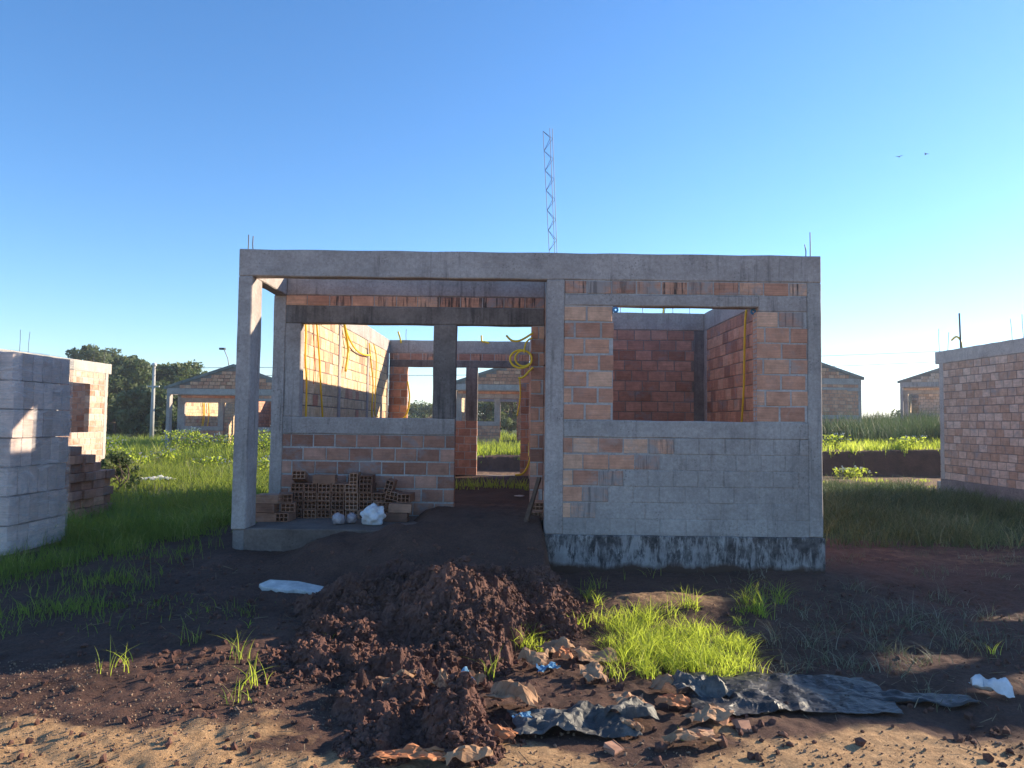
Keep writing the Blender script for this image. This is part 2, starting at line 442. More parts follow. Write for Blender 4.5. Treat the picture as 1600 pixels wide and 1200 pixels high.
def film():
    t = NT('stretch_film')
    c = t.ramp(t.noise(1.0, 6, 0.7, t.pos((2.5, 2.5, 16)), 0.7), [(0.35, (0.60, 0.53, 0.53)), (0.7, (0.88, 0.82, 0.82))])
    t.bsdf.inputs['Specular IOR Level'].default_value = 0.6
    t.done(c, t.bump(t.noise(1.0, 6, 0.7, t.pos((4, 4, 28)), 1.2), 0.25, 0.01), 0.3)
    a = t.ramp(t.noise(1.0, 6, 0.7, t.pos((1.5, 1.5, 7)), 2.0), [(0.42, 0.10), (0.75, 0.60)])
    t.L(a, t.bsdf.inputs['Alpha'])
    return t.m
M['film'] = film()
M['brick_wrapped'] = brickmat('dusty_wrapped_clay', [(0.0, (0.46, 0.36, 0.32)), (0.5, (0.56, 0.44, 0.40)), (1.0, (0.66, 0.53, 0.48))], smear=0.2, cem=(0.35, 0.34, 0.34))

# ------------------------------------------------------------------ ground
def bank_h(x):
    return np.clip(0.02 + 0.027 * x, -0.40, 0.8)

def ground_z(x, y):
    x = np.asarray(x, float); y = np.asarray(y, float)
    z = -0.41 + 0.23 * np.exp(-((x + 3.2)**2 / 5.0 + (y - 8.2)**2 / 9.0))
    z = z + 0.05 * sstep(6.2, 7.2, y) * sstep(0.2, 1.2, x) * (1 - sstep(7.3, 9, y))
    # berm in front of the right room
    z = z + 0.10 * np.exp(-((x - 1.25)**2 / 0.75 + (y - 6.05)**2 / 0.12))
    # earth ramp up to the doorway
    edge = 0.16 * (fbm(x * 2.2, y * 2.2, 3) - 0.5)
    rp = sstep(-1.45, -0.75, x + edge) * (1 - sstep(0.30, 0.42, x)) * sstep(5.6, 7.75, y + edge)
    z = z + rp * (1 - sstep(8.9, 9.6, y)) * 0.455
    sk = sstep(-2.25, -1.65, x + edge) * (1 - sstep(-1.3, -.6, x)) * sstep(6.0, 7.1, y) * (1 - sstep(7.26, 7.45, y))
    z = z + sk * 0.24
    # hummocks
    near = 1 - sstep(9, 16, y)
    z = z + 0.09 * (fbm(x * 0.8, y * 0.8, 11) - 0.5) * (0.4 + 0.6 * near)
    flat = sstep(3.9, 3.2, y) * sstep(-0.5, 0.3, x)
    rough = 0.045 * (fbm(x * 7, y * 7, 21) - 0.5) + 0.016 * (0.5 - worley(x * 14, y * 14, 5)) + 0.012 * (fbm(x*25, y*25, 8) - 0.5)
    z = z + rough * (1 - 0.65 * flat) * (1 - sstep(9, 30, y) * 0.5)
    # cut bank behind the row of houses
    wob = 0.35 * (fbm(x * 0.7, y * 0.05, 31) - 0.5) + 0.12 * (fbm(x * 4, y * 0.5, 37) - 0.5)
    up = sstep(21.9, 22.35, y + wob)
    z = z + up * (bank_h(x) + 0.41)
    z = z - sstep(60, 300, y) * 3.0
    return z

def axis_pts(segments):
    out = []
    for a, b, s0, s1 in segments:
        p = a; L = b - a
        while p < b - 1e-6:
            out.append(p); t = (p - a) / L; p += s0 + (s1 - s0) * t
    out.append(segments[-1][1])
    return np.array(out)
gx = axis_pts([(-900, -60, 120, 12), (-60, -12, 6, .5), (-12, -3.6, .5, .06), (-3.6, 4.4, .021, .021), (4.4, 14, .06, .4), (14, 60, .5, 6), (60, 900, 12, 120)])
gy = axis_pts([(-300, -10, 60, 4), (-10, 2.3, 1.5, .05), (2.3, 7.3, .021, .021), (7.3, 9.6, .04, .06), (9.6, 21.5, .08, .12), (21.5, 22.8, .05, .05), (22.8, 45, .2, .8), (45, 1500, 2, 150)])
GX, GY = np.meshgrid(gx, gy)
GZ = ground_z(GX, GY)
nx, ny = len(gx), len(gy)
ii = np.arange(nx * ny).reshape(ny, nx)
gf = np.stack([ii[:-1, :-1], ii[:-1, 1:], ii[1:, 1:], ii[1:, :-1]], -1).reshape(-1, 4)
sand = np.clip(sstep(3.72, 3.30, GY + 1.3*(fbm(GX*1.8, GY*1.8, 41, 5)-.5) - .20*sstep(-.8, -1.6, GX)) * 0.95
               + 0.55*np.exp(-((GX-1.3)**2/0.8+(GY-6.1)**2/0.15)) + 0.35*sstep(1.5, 5, GX)*sstep(6.8, 8, GY)*(1-sstep(8.5, 10, GY))
               + 0.45*sstep(16.5, 18.5, GY)*(1-sstep(21.3, 21.6, GY)) + .35*sstep(22.6, 23, GY)*(1-sstep(24, 26, GY)), 0, 1)  # tan left off the bank face; its shade is put into the colour
green = np.clip(sstep(-3.0, -4.5, GX)*sstep(7.0, 9.0, GY) + sstep(3.2, 4.2, GX)*sstep(9, 10.5, GY)*(1-sstep(16, 18, GY)) + sstep(26, 29, GY), 0, 1) * (1 - 0.7*sstep(17, 19, GY)*(1-sstep(21, 23, GY))*sstep(-4, 0, GX))
gm = np_mesh('ground', np.stack([GX, GY, GZ], -1).reshape(-1, 3), gf, M['ground'], True, attrs={'sand': sand.ravel(), 'green': green.ravel()})
tag(link('ground', gm), kind='structure')

# far hills
def hill(cx, cy, rx, ry, h, seed, col):
    n = 70
    u = np.linspace(-1, 1, n); U, V = np.meshgrid(u, u)
    r = np.sqrt(U**2 + V**2)
    Z = h * (1 - sstep(0, 1, r)) * (0.75 + 0.5 * fbm(U*4+seed, V*4, seed)) - 6
    Z += 1.6 * (worley(U*26, V*26, seed) - 0.5) * -1
    idx = np.arange(n*n).reshape(n, n)
    f = np.stack([idx[:-1, :-1], idx[:-1, 1:], idx[1:, 1:], idx[1:, :-1]], -1).reshape(-1, 4)
    tag(link('hill', np_mesh('hill', np.stack([cx+U*rx, cy+V*ry, Z], -1).reshape(-1, 3), f, col, True)), kind='structure')
hm = NT('wooded_hill'); hm.done(hm.ramp(hm.noise(0.25, 7, 0.75), [(0.35, (0.035, 0.06, 0.03)), (0.7, (0.09, 0.12, 0.06))]), hm.bump(hm.noise(0.6, 6, 0.8), 1.0, 1.5))
hill(-95, 520, 130, 60, 17, 3, hm.m)
hill(60, 620, 260, 70, 15, 9, hm.m)
hill(-420, 640, 260, 80, 19, 14, hm.m)
hill(420, 700, 260, 80, 14, 17, hm.m)

# ------------------------------------------------------------------ brick meshes
BL, BT, BH = 0.24, 0.12, 0.14
def brick_verts(rnd, L=BL, T=BT, H=BH, c=0.004, j=0.0015):
    v = []
    for (yy, inner) in ((-T/2, True), (-T/2 + c, False), (T/2 - c, False), (T/2, True)):
        k = c if inner else 0
        for sx, sz in ((-1, -1), (1, -1), (1, 1), (-1, 1)):
            v.append((sx*(L/2-k), yy, sz*(H/2-k)))
    v = np.array(v)
    return v + rnd.uniform(-j, j, v.shape)
def brick_faces():
    f = [(0, 1, 2, 3), (15, 14, 13, 12)]
    for r in range(3):
        for k in range(4):
            a, b = r*4+k, r*4+(k+1) % 4
            f.append((b, a, a+4, b+4))
    return np.array(f)
BV = [brick_verts(np.random.default_rng(k)) for k in range(8)]
BF = brick_faces()
_bm = {}
def brick_mesh(mat, var, tintq, hollow=False):
    key = (mat, var, tintq, hollow)
    if key not in _bm:
        if hollow:
            v, f = hollow_geo(BL, BT, BH, 2, 3)
            _bm[key] = np_mesh('brick', v, f, M[mat], tint=tintq/5.0)
        else:
            _bm[key] = np_mesh('brick', BV[var], BF, M[mat], tint=tintq/5.0)
    return _bm[key]

def hollow_geo(L, T, H, ny_, nz_, t=0.009, depth=0.07):
    """brick with open square cells at both ends"""
    def edges(S, n):
        c = (S - (n+1)*t) / n; e = [-S/2]
        for i in range(n): e += [e[-1] + t, e[-1] + t + c]
        e.append(e[-1] + t); return e
    ey, ez = edges(T, ny_), edges(H, nz_)
    V = []; Fc = []
    def q(a, b, c, d):
        k = len(V); V.extend([a, b, c, d]); Fc.append((k, k+1, k+2, k+3))
    for s in (-1, 1):
        x = s*L/2; xi = s*(L/2 - depth)
        for i in range(len(ey)-1):
            for k in range(len(ez)-1):
                y0, y1, z0, z1 = ey[i], ey[i+1], ez[k], ez[k+1]
                if i % 2 == 1 and k % 2 == 1:
                    q((xi,y0,z0),(xi,y1,z0),(xi,y1,z1),(xi,y0,z1))
                    q((x,y0,z0),(x,y1,z0),(xi,y1,z0),(xi,y0,z0)); q((x,y0,z1),(x,y1,z1),(xi,y1,z1),(xi,y0,z1))
                    q((x,y0,z0),(x,y0,z1),(xi,y0,z1),(xi,y0,z0)); q((x,y1,z0),(x,y1,z1),(xi,y1,z1),(xi,y1,z0))
                else:
                    q((x,y0,z0),(x,y1,z0),(x,y1,z1),(x,y0,z1))
    a, b, c = L/2, T/2, H/2
    q((-a,-b,-c),(a,-b,-c),(a,-b,c),(-a,-b,c)); q((-a,b,-c),(a,b,-c),(a,b,c),(-a,b,c))
    q((-a,-b,-c),(a,-b,-c),(a,b,-c),(-a,b,-c)); q((-a,-b,c),(a,-b,c),(a,b,c),(-a,b,c))
    return np.array(V), np.array(Fc)

class House:
    def __init__(s, label, dx, dy, dz, cap=300, cat='unfinished house', group=None):
        s.d = Vector((dx, dy, dz)); s.cap = cap
        s.base = Vector((0.165, 11.4, -0.35))
        s.root = empty('brick_house', s.base + s.d); tag(s.root, label, cat, group)
        s.br = []; s.core = {}
    def part(s, mb, name, mat, smooth=False):
        return mb.build(name, mat, s.root, s.base, smooth)
    def beam(s, a, b, mat='conc', name='beam'):
        m = MB(); m.rbox(a, b, 0.16 if s.cap > 0 else 0.9); return s.part(m, name, M[mat])
    def wall(s, axis, c, a0, a1, z0, z1, openings=(), choose=None, prio=9, T=0.13, mortar='mortar', joint=0.015, top=None, shift=0.0, hollow_at=None, rec=0.007):
        if s.cap == 0: mortar = 'mortar_warm'
        n = max(1, round((z1 - z0) / 0.157)); p = (z1 - z0) / n
        mb = s.core.setdefault(mortar, MB())
        for r in range(n):
            za, zb = z0 + r*p, z0 + (r+1)*p; zc = (za+zb)/2
            lo, hi = a0, a1
            if top:
                lo, hi = top(zb, a0, a1)
                if hi - lo < 0.1: continue
            iv = [(lo, hi)]
            for (o0, o1, oz0, oz1) in openings:
                if oz0 - 0.01 < zc < oz1 + 0.01:
                    nv = []
                    for (u, w) in iv:
                        if o1 <= u or o0 >= w: nv.append((u, w)); continue
                        if o0 > u: nv.append((u, o0))
                        if o1 < w: nv.append((o1, w))
                    iv = nv
            for (u, w) in iv:
                if w - u < 0.03: continue
                ct = T/2 - rec
                if axis == 'x': mb.box((u+.004, c-ct, za), (w-.004, c+ct, zb))
                else: mb.box((c-ct, u+.004, za), (c+ct, w-.004, zb))
                P = BL + joint
                st = u - ((0.5*P if r % 2 else 0) + shift + random.uniform(0, .05)) % P
                b = st
                while b < w - 0.02:
                    Lr = BL + random.uniform(-.012, .008)
                    q0, q1 = max(b, u), min(b + Lr, w)
                    if q1 - q0 > 0.035:
                        mat, jt = (choose(0.5*(q0+q1), zc) if choose else ('brick', joint))
                        s.br.append(dict(axis=axis, c=c + random.uniform(-.003, .003), a=0.5*(q0+q1), L=q1-q0, z=zc + random.uniform(-.002, .002),
                                         H=p - jt, T=T, mat=mat, tint=random.random(), prio=prio(0.5*(q0+q1), zc) if callable(prio) else prio,
                                         hol=bool(hollow_at and abs((q0 if hollow_at[1] < 0 else q1) - hollow_at[0]) < .01)))
                    b += Lr + joint
    def finish(s):
        s.br.sort(key=lambda b: b['prio'])
        parts = [b for b in s.br if b['prio'] < 9][:s.cap]
        rest = [b for b in s.br if b['prio'] >= 9] + [b for b in s.br if b['prio'] < 9][s.cap:]
        for b in parts:
            me = brick_mesh(b['mat'], random.randrange(8), int(b['tint']*5.99), b['hol'])
            x, y = (b['a'], b['c']) if b['axis'] == 'x' else (b['c'], b['a'])
            link('brick', me, s.root, Vector((x, y, b['z'])) - s.base,
                 (random.uniform(-.006, .006), random.uniform(-.01, .01), (0 if b['axis'] == 'x' else math.pi/2) + random.uniform(-.006, .006)),
                 (b['L']/BL, b['T']/BT, b['H']/BH))
        bym = {}
        for b in rest: bym.setdefault(b['mat'], []).append(b)
        if bym:
            V = []; Fc = []; Tn = []; mats = list(bym); mi = []; off = 0
            for k, mt in enumerate(mats):
                for b in bym[mt]:
                    v = BV[random.randrange(8)] * np.array([b['L']/BL, b['T']/BT, b['H']/BH])
                    if b['axis'] == 'y': v = np.stack([-v[:, 1], v[:, 0], v[:, 2]], -1); o = (b['c'], b['a'], b['z'])
                    else: o = (b['a'], b['c'], b['z'])
                    V.append(v + (np.array(o) - np.array(s.base))); Fc.append(BF + off); off += 16
                    Tn += [b['tint']] * 16; mi += [k] * len(BF)
            me = np_mesh('brickwork', np.concatenate(V), np.concatenate(Fc), None, tint=np.array(Tn))
            for mt in mats: me.materials.append(M[mt])
            me.polygons.foreach_set('material_index', np.array(mi, dtype=np.int32))
            tag(link('brickwork', me, s.root), kind='stuff')
        for mt, mb in s.core.items():
            tag(s.part(mb, 'mortar_bed', M[mt]), kind='stuff')

def rebars(h, pts):
    for (x, y, z, ln, lx) in pts:
        m = MB(); m.tube([(x, y, z), (x + lx*.5 + random.uniform(-.01, .01), y, z + ln*.5), (x + lx, y, z + ln)], 0.0055, 5)
        h.part(m, 'rebar', M['steel'])

XL0, XL1, XM0, XM1, XR0, XR1 = -2.73, -2.59, 0.36, 0.50, 2.92, 3.06
YF0, YF1, YP0, YP1, YR0, YR1, YB0, YB1 = 7.25, 7.39, 8.35, 8.49, 11.15, 11.29, 15.46, 15.60
ZB0, ZB1 = 2.49, 2.76

def build_house(label, dx=0, dy=0, dz=0, main=False, gable=False, cap=0, side_window=False, conc='conc', group=None, left_prio=9, right_prio=9, wallmat='brick', solid=False, pil=True, lowmat=None, narrow=False):
    h = House(label, dx, dy, dz, cap, group=group)
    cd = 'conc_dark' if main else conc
    # beams
    h.beam((XL0, YF0, ZB0), (XR1, YF1, ZB1), conc)
    h.beam((XL0, YB0, ZB0), (XR1, YB1, ZB1), conc)
    h.beam((XL0, YF1, ZB0), (XL1, YB0, ZB1), conc)
    h.beam((XR0, YF1, ZB0), (XR1, YB0, ZB1), conc)
    h.beam((XM0, YF1, ZB0), (XM1, YB0, ZB1), conc)
    h.beam((XL1, YP0, ZB0), (XM0, YP1, ZB1-.004), conc)
    h.beam((XM1, YR0, ZB0), (XR0, YR1, ZB1-.004), conc)
    # columns
    h.beam((XL0, YF0, -.01), (XL1, YF0+.30, ZB0), conc, 'column')
    h.beam((XL0+.012, YF0+.014, -.7), (XL1-.012, YF0+.31, -.012), cd, 'plinth')
    h.beam((XM0-.025, YF0-.004, -.02), (XM1+.012, YF0+.20, ZB0), conc, 'column')
    h.beam((XR0, YF0, -.02), (XR1, YF0+.22, ZB0), 'cement' if main else conc, 'column')
    h.beam((XL0, YP0, -.45), (XL1, YP0+.24, ZB0), conc, 'column')
    for y in ((10.95, 13.1, 15.22) if pil else (15.30,)):
        h.beam((XL0-.004, y, 0), (XL1+.012, y+.14, ZB0), conc, 'column')
        h.beam((XR0-.010, y+.08, 0), (XR1+.004, y+.22, ZB0), conc, 'column')
    # foundation strips
    h.beam((XM0-.03, YF0-.02, -.75), (XR1+.012, YF1+.02, -.02), 'plinth' if main else cd, 'plinth')
    h.beam((XL0, YP0+.01, -.75), (XM0-.03, YP1, 0), cd, 'plinth')
    h.beam((XL0, YP1, -.75), (XL1, YB0, 0), lowmat or cd, 'plinth')
    h.beam((XR0, YF1+.02, -.75), (XR1, YB0, 0), cd, 'plinth')
    h.beam((XL0, YB0, -.75), (XR1, YB1, -.06), cd, 'plinth')
    h.beam((XM0, YF1+.02, -.75), (XM1, YB0, 0), cd, 'plinth')
    # porch slab
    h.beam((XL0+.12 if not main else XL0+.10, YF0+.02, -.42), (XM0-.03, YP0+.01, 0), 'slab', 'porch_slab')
    # --- front wall of the right room
    W0, W1, WZ0, WZ1 = 1.00, 2.42, 1.10, 2.235
    def front_mat(a, z):
        if z > 2.3:
            return random.choice(['brick_streak', 'brick_streak', 'brick_streak', 'brick', 'brick_cem']), .018
        if z > 1.1:
            if a > W1: return random.choice(['brick_smear', 'brick', 'brick', 'brick_cem'] if a > W1+.3 else ['brick', 'brick', 'brick_smear']), random.choice([.014, .02])
            return random.choice(['brick', 'brick', 'brick_smear']), random.choice([.016, .02, .024])
        lim = 0.95 + (z - 0.45) * 0.75 + 0.12*math.sin(z*31)
        if z < 0.35: lim = 0.72
        if a < lim + .2 and z > 0.12: return (random.choice(['brick', 'brick_smear']) if a < lim - .1 else 'brick_cem'), .016
        return 'cement', random.choice([.002, .004, .007])
    def fm(a, z):
        return front_mat(a, z) if main else (wallmat, .014)
    h.wall('x', YF0+.07, XM1+.012, XR0, ZB0-.14, ZB0, (), fm, 0, T=.134 if main else .13)
    lint = 'conc'
    h.beam((XM1+.012, YF0+.002, 2.235), (W1+.02, YF1, ZB0-.14), conc, 'lintel')
    h.beam((W1+.02, YF0+.003, 2.195), (XR0, YF1, ZB0-.14), conc, 'lintel')
    if solid: h.wall('x', YF0+.07, W0, W1, 1.10, 2.235, (), (lambda a, z: (wallmat, .014)), 9)
    h.wall('x', YF0+.07, XM1+.012, W0, 1.10, 2.235, (), fm, 0, T=.132, joint=.021, hollow_at=(W0, 1) if main else None)
    h.wall('x', YF0+.07, W1, XR0, 1.10, 2.195, (), fm, 0, T=.132, joint=.019, hollow_at=(W1, -1) if main else None)
    h.beam((XM1+.012, YF0+.001, .93), (XR0, YF1, 1.10), 'cement' if main else conc, 'sill_beam')
    h.wall('x', YF0+.07, XM1+.012, XR0, -.02, .93, (), fm, 0, T=.136, mortar='cement' if main else 'mortar', rec=.005 if main else .007, joint=.009 if main else .015)
    # --- wall behind the porch: window, post, door
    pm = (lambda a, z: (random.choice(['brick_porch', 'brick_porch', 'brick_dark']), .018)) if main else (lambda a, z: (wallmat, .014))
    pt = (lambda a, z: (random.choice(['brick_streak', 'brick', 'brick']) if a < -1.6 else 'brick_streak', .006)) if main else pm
    h.wall('x', YP0+.07, XL1, XM0, 2.37, ZB0, (), pt, 1, T=.13, joint=.010)
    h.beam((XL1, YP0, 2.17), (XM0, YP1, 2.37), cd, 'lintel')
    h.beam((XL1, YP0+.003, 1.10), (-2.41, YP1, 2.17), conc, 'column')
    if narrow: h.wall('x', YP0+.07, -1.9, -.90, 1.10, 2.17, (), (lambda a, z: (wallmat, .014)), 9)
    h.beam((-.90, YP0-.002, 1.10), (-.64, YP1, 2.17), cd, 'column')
    h.beam((XL1, YP0-.004, .91), (-.64, YP1, 1.10), conc, 'sill_beam')
    h.wall('x', YP0+.07, XL1, -.64, 0, .91, (), pm, 1, T=.134)
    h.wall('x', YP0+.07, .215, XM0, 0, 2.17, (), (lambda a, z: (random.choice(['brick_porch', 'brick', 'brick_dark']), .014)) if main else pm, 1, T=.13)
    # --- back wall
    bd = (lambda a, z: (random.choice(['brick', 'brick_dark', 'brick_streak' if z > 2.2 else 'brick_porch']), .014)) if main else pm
    bp = 3 if main else 9
    h.wall('x', YB0+.07, XL1, XM0, 2.34, ZB0, (), bd, bp)
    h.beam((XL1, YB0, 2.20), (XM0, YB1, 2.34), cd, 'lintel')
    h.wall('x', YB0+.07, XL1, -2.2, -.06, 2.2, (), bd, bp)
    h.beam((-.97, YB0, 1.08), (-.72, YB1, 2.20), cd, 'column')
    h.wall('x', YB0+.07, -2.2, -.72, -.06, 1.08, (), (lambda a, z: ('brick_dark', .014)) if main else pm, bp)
    h.wall('x', YB0+.07, .19, XM0, -.06, 2.2, (), bd, bp)
    h.wall('x', YB0+.07, XM1, XR0, -.06, ZB0, (), bd, 9)
    # --- left outer wall (sunlit inside)
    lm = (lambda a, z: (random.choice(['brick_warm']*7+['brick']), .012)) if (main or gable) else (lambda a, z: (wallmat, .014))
    lp = (lambda a, z: (2 if z > 1.1 else 9)) if main else left_prio
    h.wall('y', XL0+.07, YP1+.10, YB0, 0, ZB0, (), lm, lp, mortar='mortar_warm')
    # --- right outer wall
    rm = (lambda a, z: (random.choice(['brick', 'brick_smear', 'brick_porch', 'brick']), .010)) if main else (lambda a, z: (wallmat, .014))
    rp_ = (lambda a, z: (1 if z > 1.05 and 8.3 < a < 11.2 else 9)) if main else right_prio
    ops = ((12.9, 14.62, .90, 2.15),) if side_window else ()
    h.wall('y', XR0+.07, YF0+.22, YB0, 0, ZB0, ops, rm, rp_, mortar='mortar_warm' if main else 'mortar')
    # --- middle wall and the wall behind the right room
    h.wall('y', XM0+.07, YF0+.20, YB0, 0, ZB0, (), (lambda a, z: (random.choice(['brick', 'brick_porch']), .012)) if main else rm, 9)
    xs = (lambda a, z: (random.choice(['brick_dark', 'brick_dark', 'brick_porch']), .012)) if main else rm
    h.wall('x', YR0+.07, XM1, XR0-.16, 0, ZB0, (), xs, (lambda a, z: 1 if z > 1.05 and a > .9 else 9), mortar='mortar_dark')
    h.beam((XR0-.16, YR0-.004, 0), (XR0, YR1, ZB0), cd, 'column')
    if gable:
        ap = 0.5*(XL0+XR1); sl_ = 0.34
        for (y0, y1) in ((YF0, YF1), (YB0, YB1)):
            def top(zb, a0, a1):
                k = (zb - ZB1) / sl_
                return a0 + k, a1 - k
            h.wall('x', 0.5*(y0+y1), XL0+.1, XR1-.1, ZB1, ZB1 + (ap-XL0)*sl_ - .05, (), (lambda a, z: (wallmat, .014)), 9, top=top)
            m = MB(); zt_ = ZB1 + (ap-XL0)*sl_; a_ = y0+.012; b_ = y1-.012
            m.add([(XL0, a_, ZB1), (XR1, a_, ZB1), (ap, a_, zt_), (XL0, b_, ZB1), (XR1, b_, ZB1), (ap, b_, zt_)], [(0, 1, 2), (3, 5, 4), (0, 3, 4, 1), (1, 4, 5, 2), (2, 5, 3, 0)])
            h.part(m, 'gable_fill', M['mortar_warm'])
            for sgn, xe in ((1, XL0-.12), (-1, XR1+.12)):
                m = MB(); z0 = ZB1 - .055 ; zt = z0 + (ap - (XL0-.12))*sl_
                pts = [(xe, z0), (ap, zt), (ap, zt+.13), (xe, z0+.13)]
                v = [(p[0], y0-.03, p[1]) for p in pts] + [(p[0], y1+.03, p[1]) for p in pts]
                m.add(v, [(0,1,2,3) if sgn > 0 else (3,2,1,0), (4,7,6,5) if sgn > 0 else (5,6,7,4), (0,4,5,1), (1,5,6,2), (2,6,7,3), (3,7,4,0)])
                h.part(m, 'raking_beam', M['roofedge'])
    return h

H = build_house('unplastered brick and concrete house with open porch, largest in the middle of the picture', main=True, cap=300)
HR = build_house('unfinished house at the right edge showing its long pale brick side wall', 12.03, 0.55, -.05, cap=300, conc='conc_pale', wallmat='brick_pale', pil=False, lowmat='mortar_warm',
                 left_prio=lambda a, z: (0 if a > 12.3 else 9), group='neighbouring unfinished houses')
HL = build_house('unfinished house at the left edge with sunlit side wall behind the wrapped brick stack', -13.96, 4.4, -.27, cap=300, conc='conc_pale', wallmat='brick_sun',
                 right_prio=lambda a, z: (0 if a > 12.2 else 9), side_window=True, group='neighbouring unfinished houses')
HBL = build_house('gabled unfinished house behind the sunny grass, left of the porch post', -12.4, 25.0, -.42, gable=True, wallmat='brick', group='neighbouring unfinished houses')
HBM = build_house('gabled unfinished house seen through the central doorway', 0.1, 25.6, -.05, gable=True, wallmat='brick', group='neighbouring unfinished houses')
HBR = build_house('gabled unfinished house on the bank right of the main house corner', 12.75, 26.0, .43, gable=True, solid=True, wallmat='brick', group='neighbouring unfinished houses')
HFR = build_house('far unfinished house with porch post, partly hidden by the right brick side wall', 25.57, 30.6, .68, gable=True, narrow=True, wallmat='brick_pale', group='neighbouring unfinished houses')

# rebar stubs
rebars(H, [(atY(388, 384, 7.32).x, 7.32, 2.75, .17, 0), (atY(396, 384, 7.35).x, 7.35, 2.75, .165, -.005), (atY(1259, 396, 7.32).x, 7.32, 2.75, .14, -.01), (atY(1266, 396, 7.34).x, 7.34, 2.75, .27, .0),
           (1.65, 11.2, 2.75, .30, 0), (2.32, 11.2, 2.75, .22, 0.01), (2.45, 11.2, 2.75, .16, 0), (-2.25, 15.5, 2.75, .25, .0), (2.0, 11.24, 2.75, .12, .0), (2.72, 11.24, 2.75, .32, 0)])
rebars(HR, [(XL0+.05, 15.5, 2.75, .52, -.01), (XL0+.11, 15.3, 2.75, .42, .03), (XL0+.08, 13.2, 2.75, .42, -.03), (XL0+.05, 12.85, 2.75, .45, -.02)])
rebars(HL, [(XR1-.05, 11.9, 2.75, .5, 0), (XR1-.12, 12.3, 2.75, .5, .02), (XR1-.05, 15.3, 2.75, .45, .02), (XR1-.1, 14.9, 2.75, .5, -.02)])
m = MB(); m.tube([(XL0+.06, 14.75, 2.7), (XL0+.04, 14.75, 3.5)], .017, 8); HR.part(m, 'standpipe', M['steel'])

# steel lattice standing behind the front beam
lt = empty('lattice_girder', (0.38, 7.33, 2.76)); tag(lt, 'tall thin leaning steel lattice rising above the front beam', 'steel lattice')
b0 = Vector((0, 0, 0)); t0 = atY(850, 204, 7.33) - Vector((0.38, 7.33, 2.76))
pb = [atY(858.5, 391, 7.33), atY(867, 391, 7.37), atY(870.5, 391, 7.29)]
ptp = [atY(848.5, 205, 7.33), atY(859, 200, 7.37), atY(863, 201, 7.29)]
org = Vector((0.38, 7.33, 2.76))
for a, b in zip(pb, ptp):
    m = MB(); m.tube([a - Vector((0,0,.05)), b], .0032, 5); m.build('chord', M['steel'], lt, org)
n = 6
for s_ in (1, 2):
    m = MB(); pts = []
    for k in range(n*2+1):
        t = k/(n*2); P_, Q_ = (pb[0], ptp[0]) if k % 2 == 0 else (pb[s_], ptp[s_])
        pts.append(Q_.lerp(P_, t))
    m.tube(pts, .0026, 5); m.build('zigzag_bar', M['steel'], lt, org)

# ------------------------------------------------------------------ yellow conduits (parts of the house)
def conduit(pts, r=.0125, mat='conduit', house=None):
    m = MB(); m.tube(smooth_path(pts, 6), r, 7); (house or H).part(m, 'conduit', M[mat], True)
XI = -2.545
def onleft(l): return [atX(px, py, XI) for px, py in l]
conduit(onleft([(476, 480), (478, 520), (477, 560), (479, 600), (477, 680)]))
conduit(onleft([(493, 480), (496, 520), (499, 560), (501, 600), (506, 680)]))
conduit(onleft([(490, 490), (491, 560), (490, 600)]), .006, 'orange_plastic')
conduit(onleft([(538, 505), (542, 530), (544, 550), (540, 580)]), .020)
conduit(onleft([(538, 505), (545, 528), (556, 546), (568, 554), (578, 555)]), .014)
conduit(onleft([(577, 536), (579, 560), (583, 600), (581, 640), (583, 680)]), .013)
conduit(onleft([(584, 538), (588, 560), (587, 600), (586, 630), (586, 648), (590, 651)]), .011)
conduit([atY(x, y, 15.42) for x, y in ((637, 596), (640, 620), (636, 645), (628, 656))], .018)
conduit([atY(x, y, 15.45) for x, y in ((627, 536), (625, 528), (622, 518))], .018)
conduit([atY(x, y, 15.45) for x, y in ((752, 524), (753, 533), (758, 534), (764, 536))], .018)
conduit([atY(x, y, 15.45) for x, y in ((709, 600), (710, 640), (708, 652))], .018)
# coil hanging on the door jamb
YJ = 8.30
conduit([atY(814+17*math.cos(a), 561+14*math.sin(a), YJ+.01*a) for a in [k*.35 for k in range(20)]], .0125)
conduit([atY(818+13*math.cos(a), 560+12*math.sin(a), YJ+.02) for a in [k*.35 for k in range(2, 19)]], .011)
conduit([atY(x, y, YJ) for x, y in ((791, 524), (798, 531), (807, 533), (817, 530), (833, 520))], .0125)
conduit([atY(x, y, YJ) for x, y in ((810, 591), (818, 589), (826, 581), (833, 574))], .0125)
conduit([atY(x, y, YJ) for x, y in ((819, 551), (821, 538), (826, 531), (832, 528))], .010)
conduit([atY(x, y, 12.0) for x, y in ((805, 742), (815, 741), (823, 732), (829, 715), (834, 690))], .018)
conduit([atY(x, y, 12.0) for x, y in ((812, 590), (813, 620), (808, 650))], .012)
conduit([atX(x, y, 2.87) for x, y in ((1166, 484), (1164, 510), (1163, 560), (1162, 610), (1158, 670))], .0135)
conduit([Vector((2.30, 11.2, 2.74)), Vector((2.31, 11.2, 2.9)), Vector((2.30, 11.2, 3.05))], .014)
conduit([atY(x, y, 15.9) for x, y in ((1462, 539), (1468, 537), (1474, 541), (1478, 550))], .02, house=HR) if False else None
m = MB(); m.tube(smooth_path([Vector((XL0+.08, 15.1, 2.97)), Vector((XL0+.09, 14.95, 3.03)), Vector((XL0+.09, 14.8, 2.93)), Vector((XL0+.08, 14.75, 2.72))]), .02, 7); HR.part(m, 'conduit', M['conduit'], True)
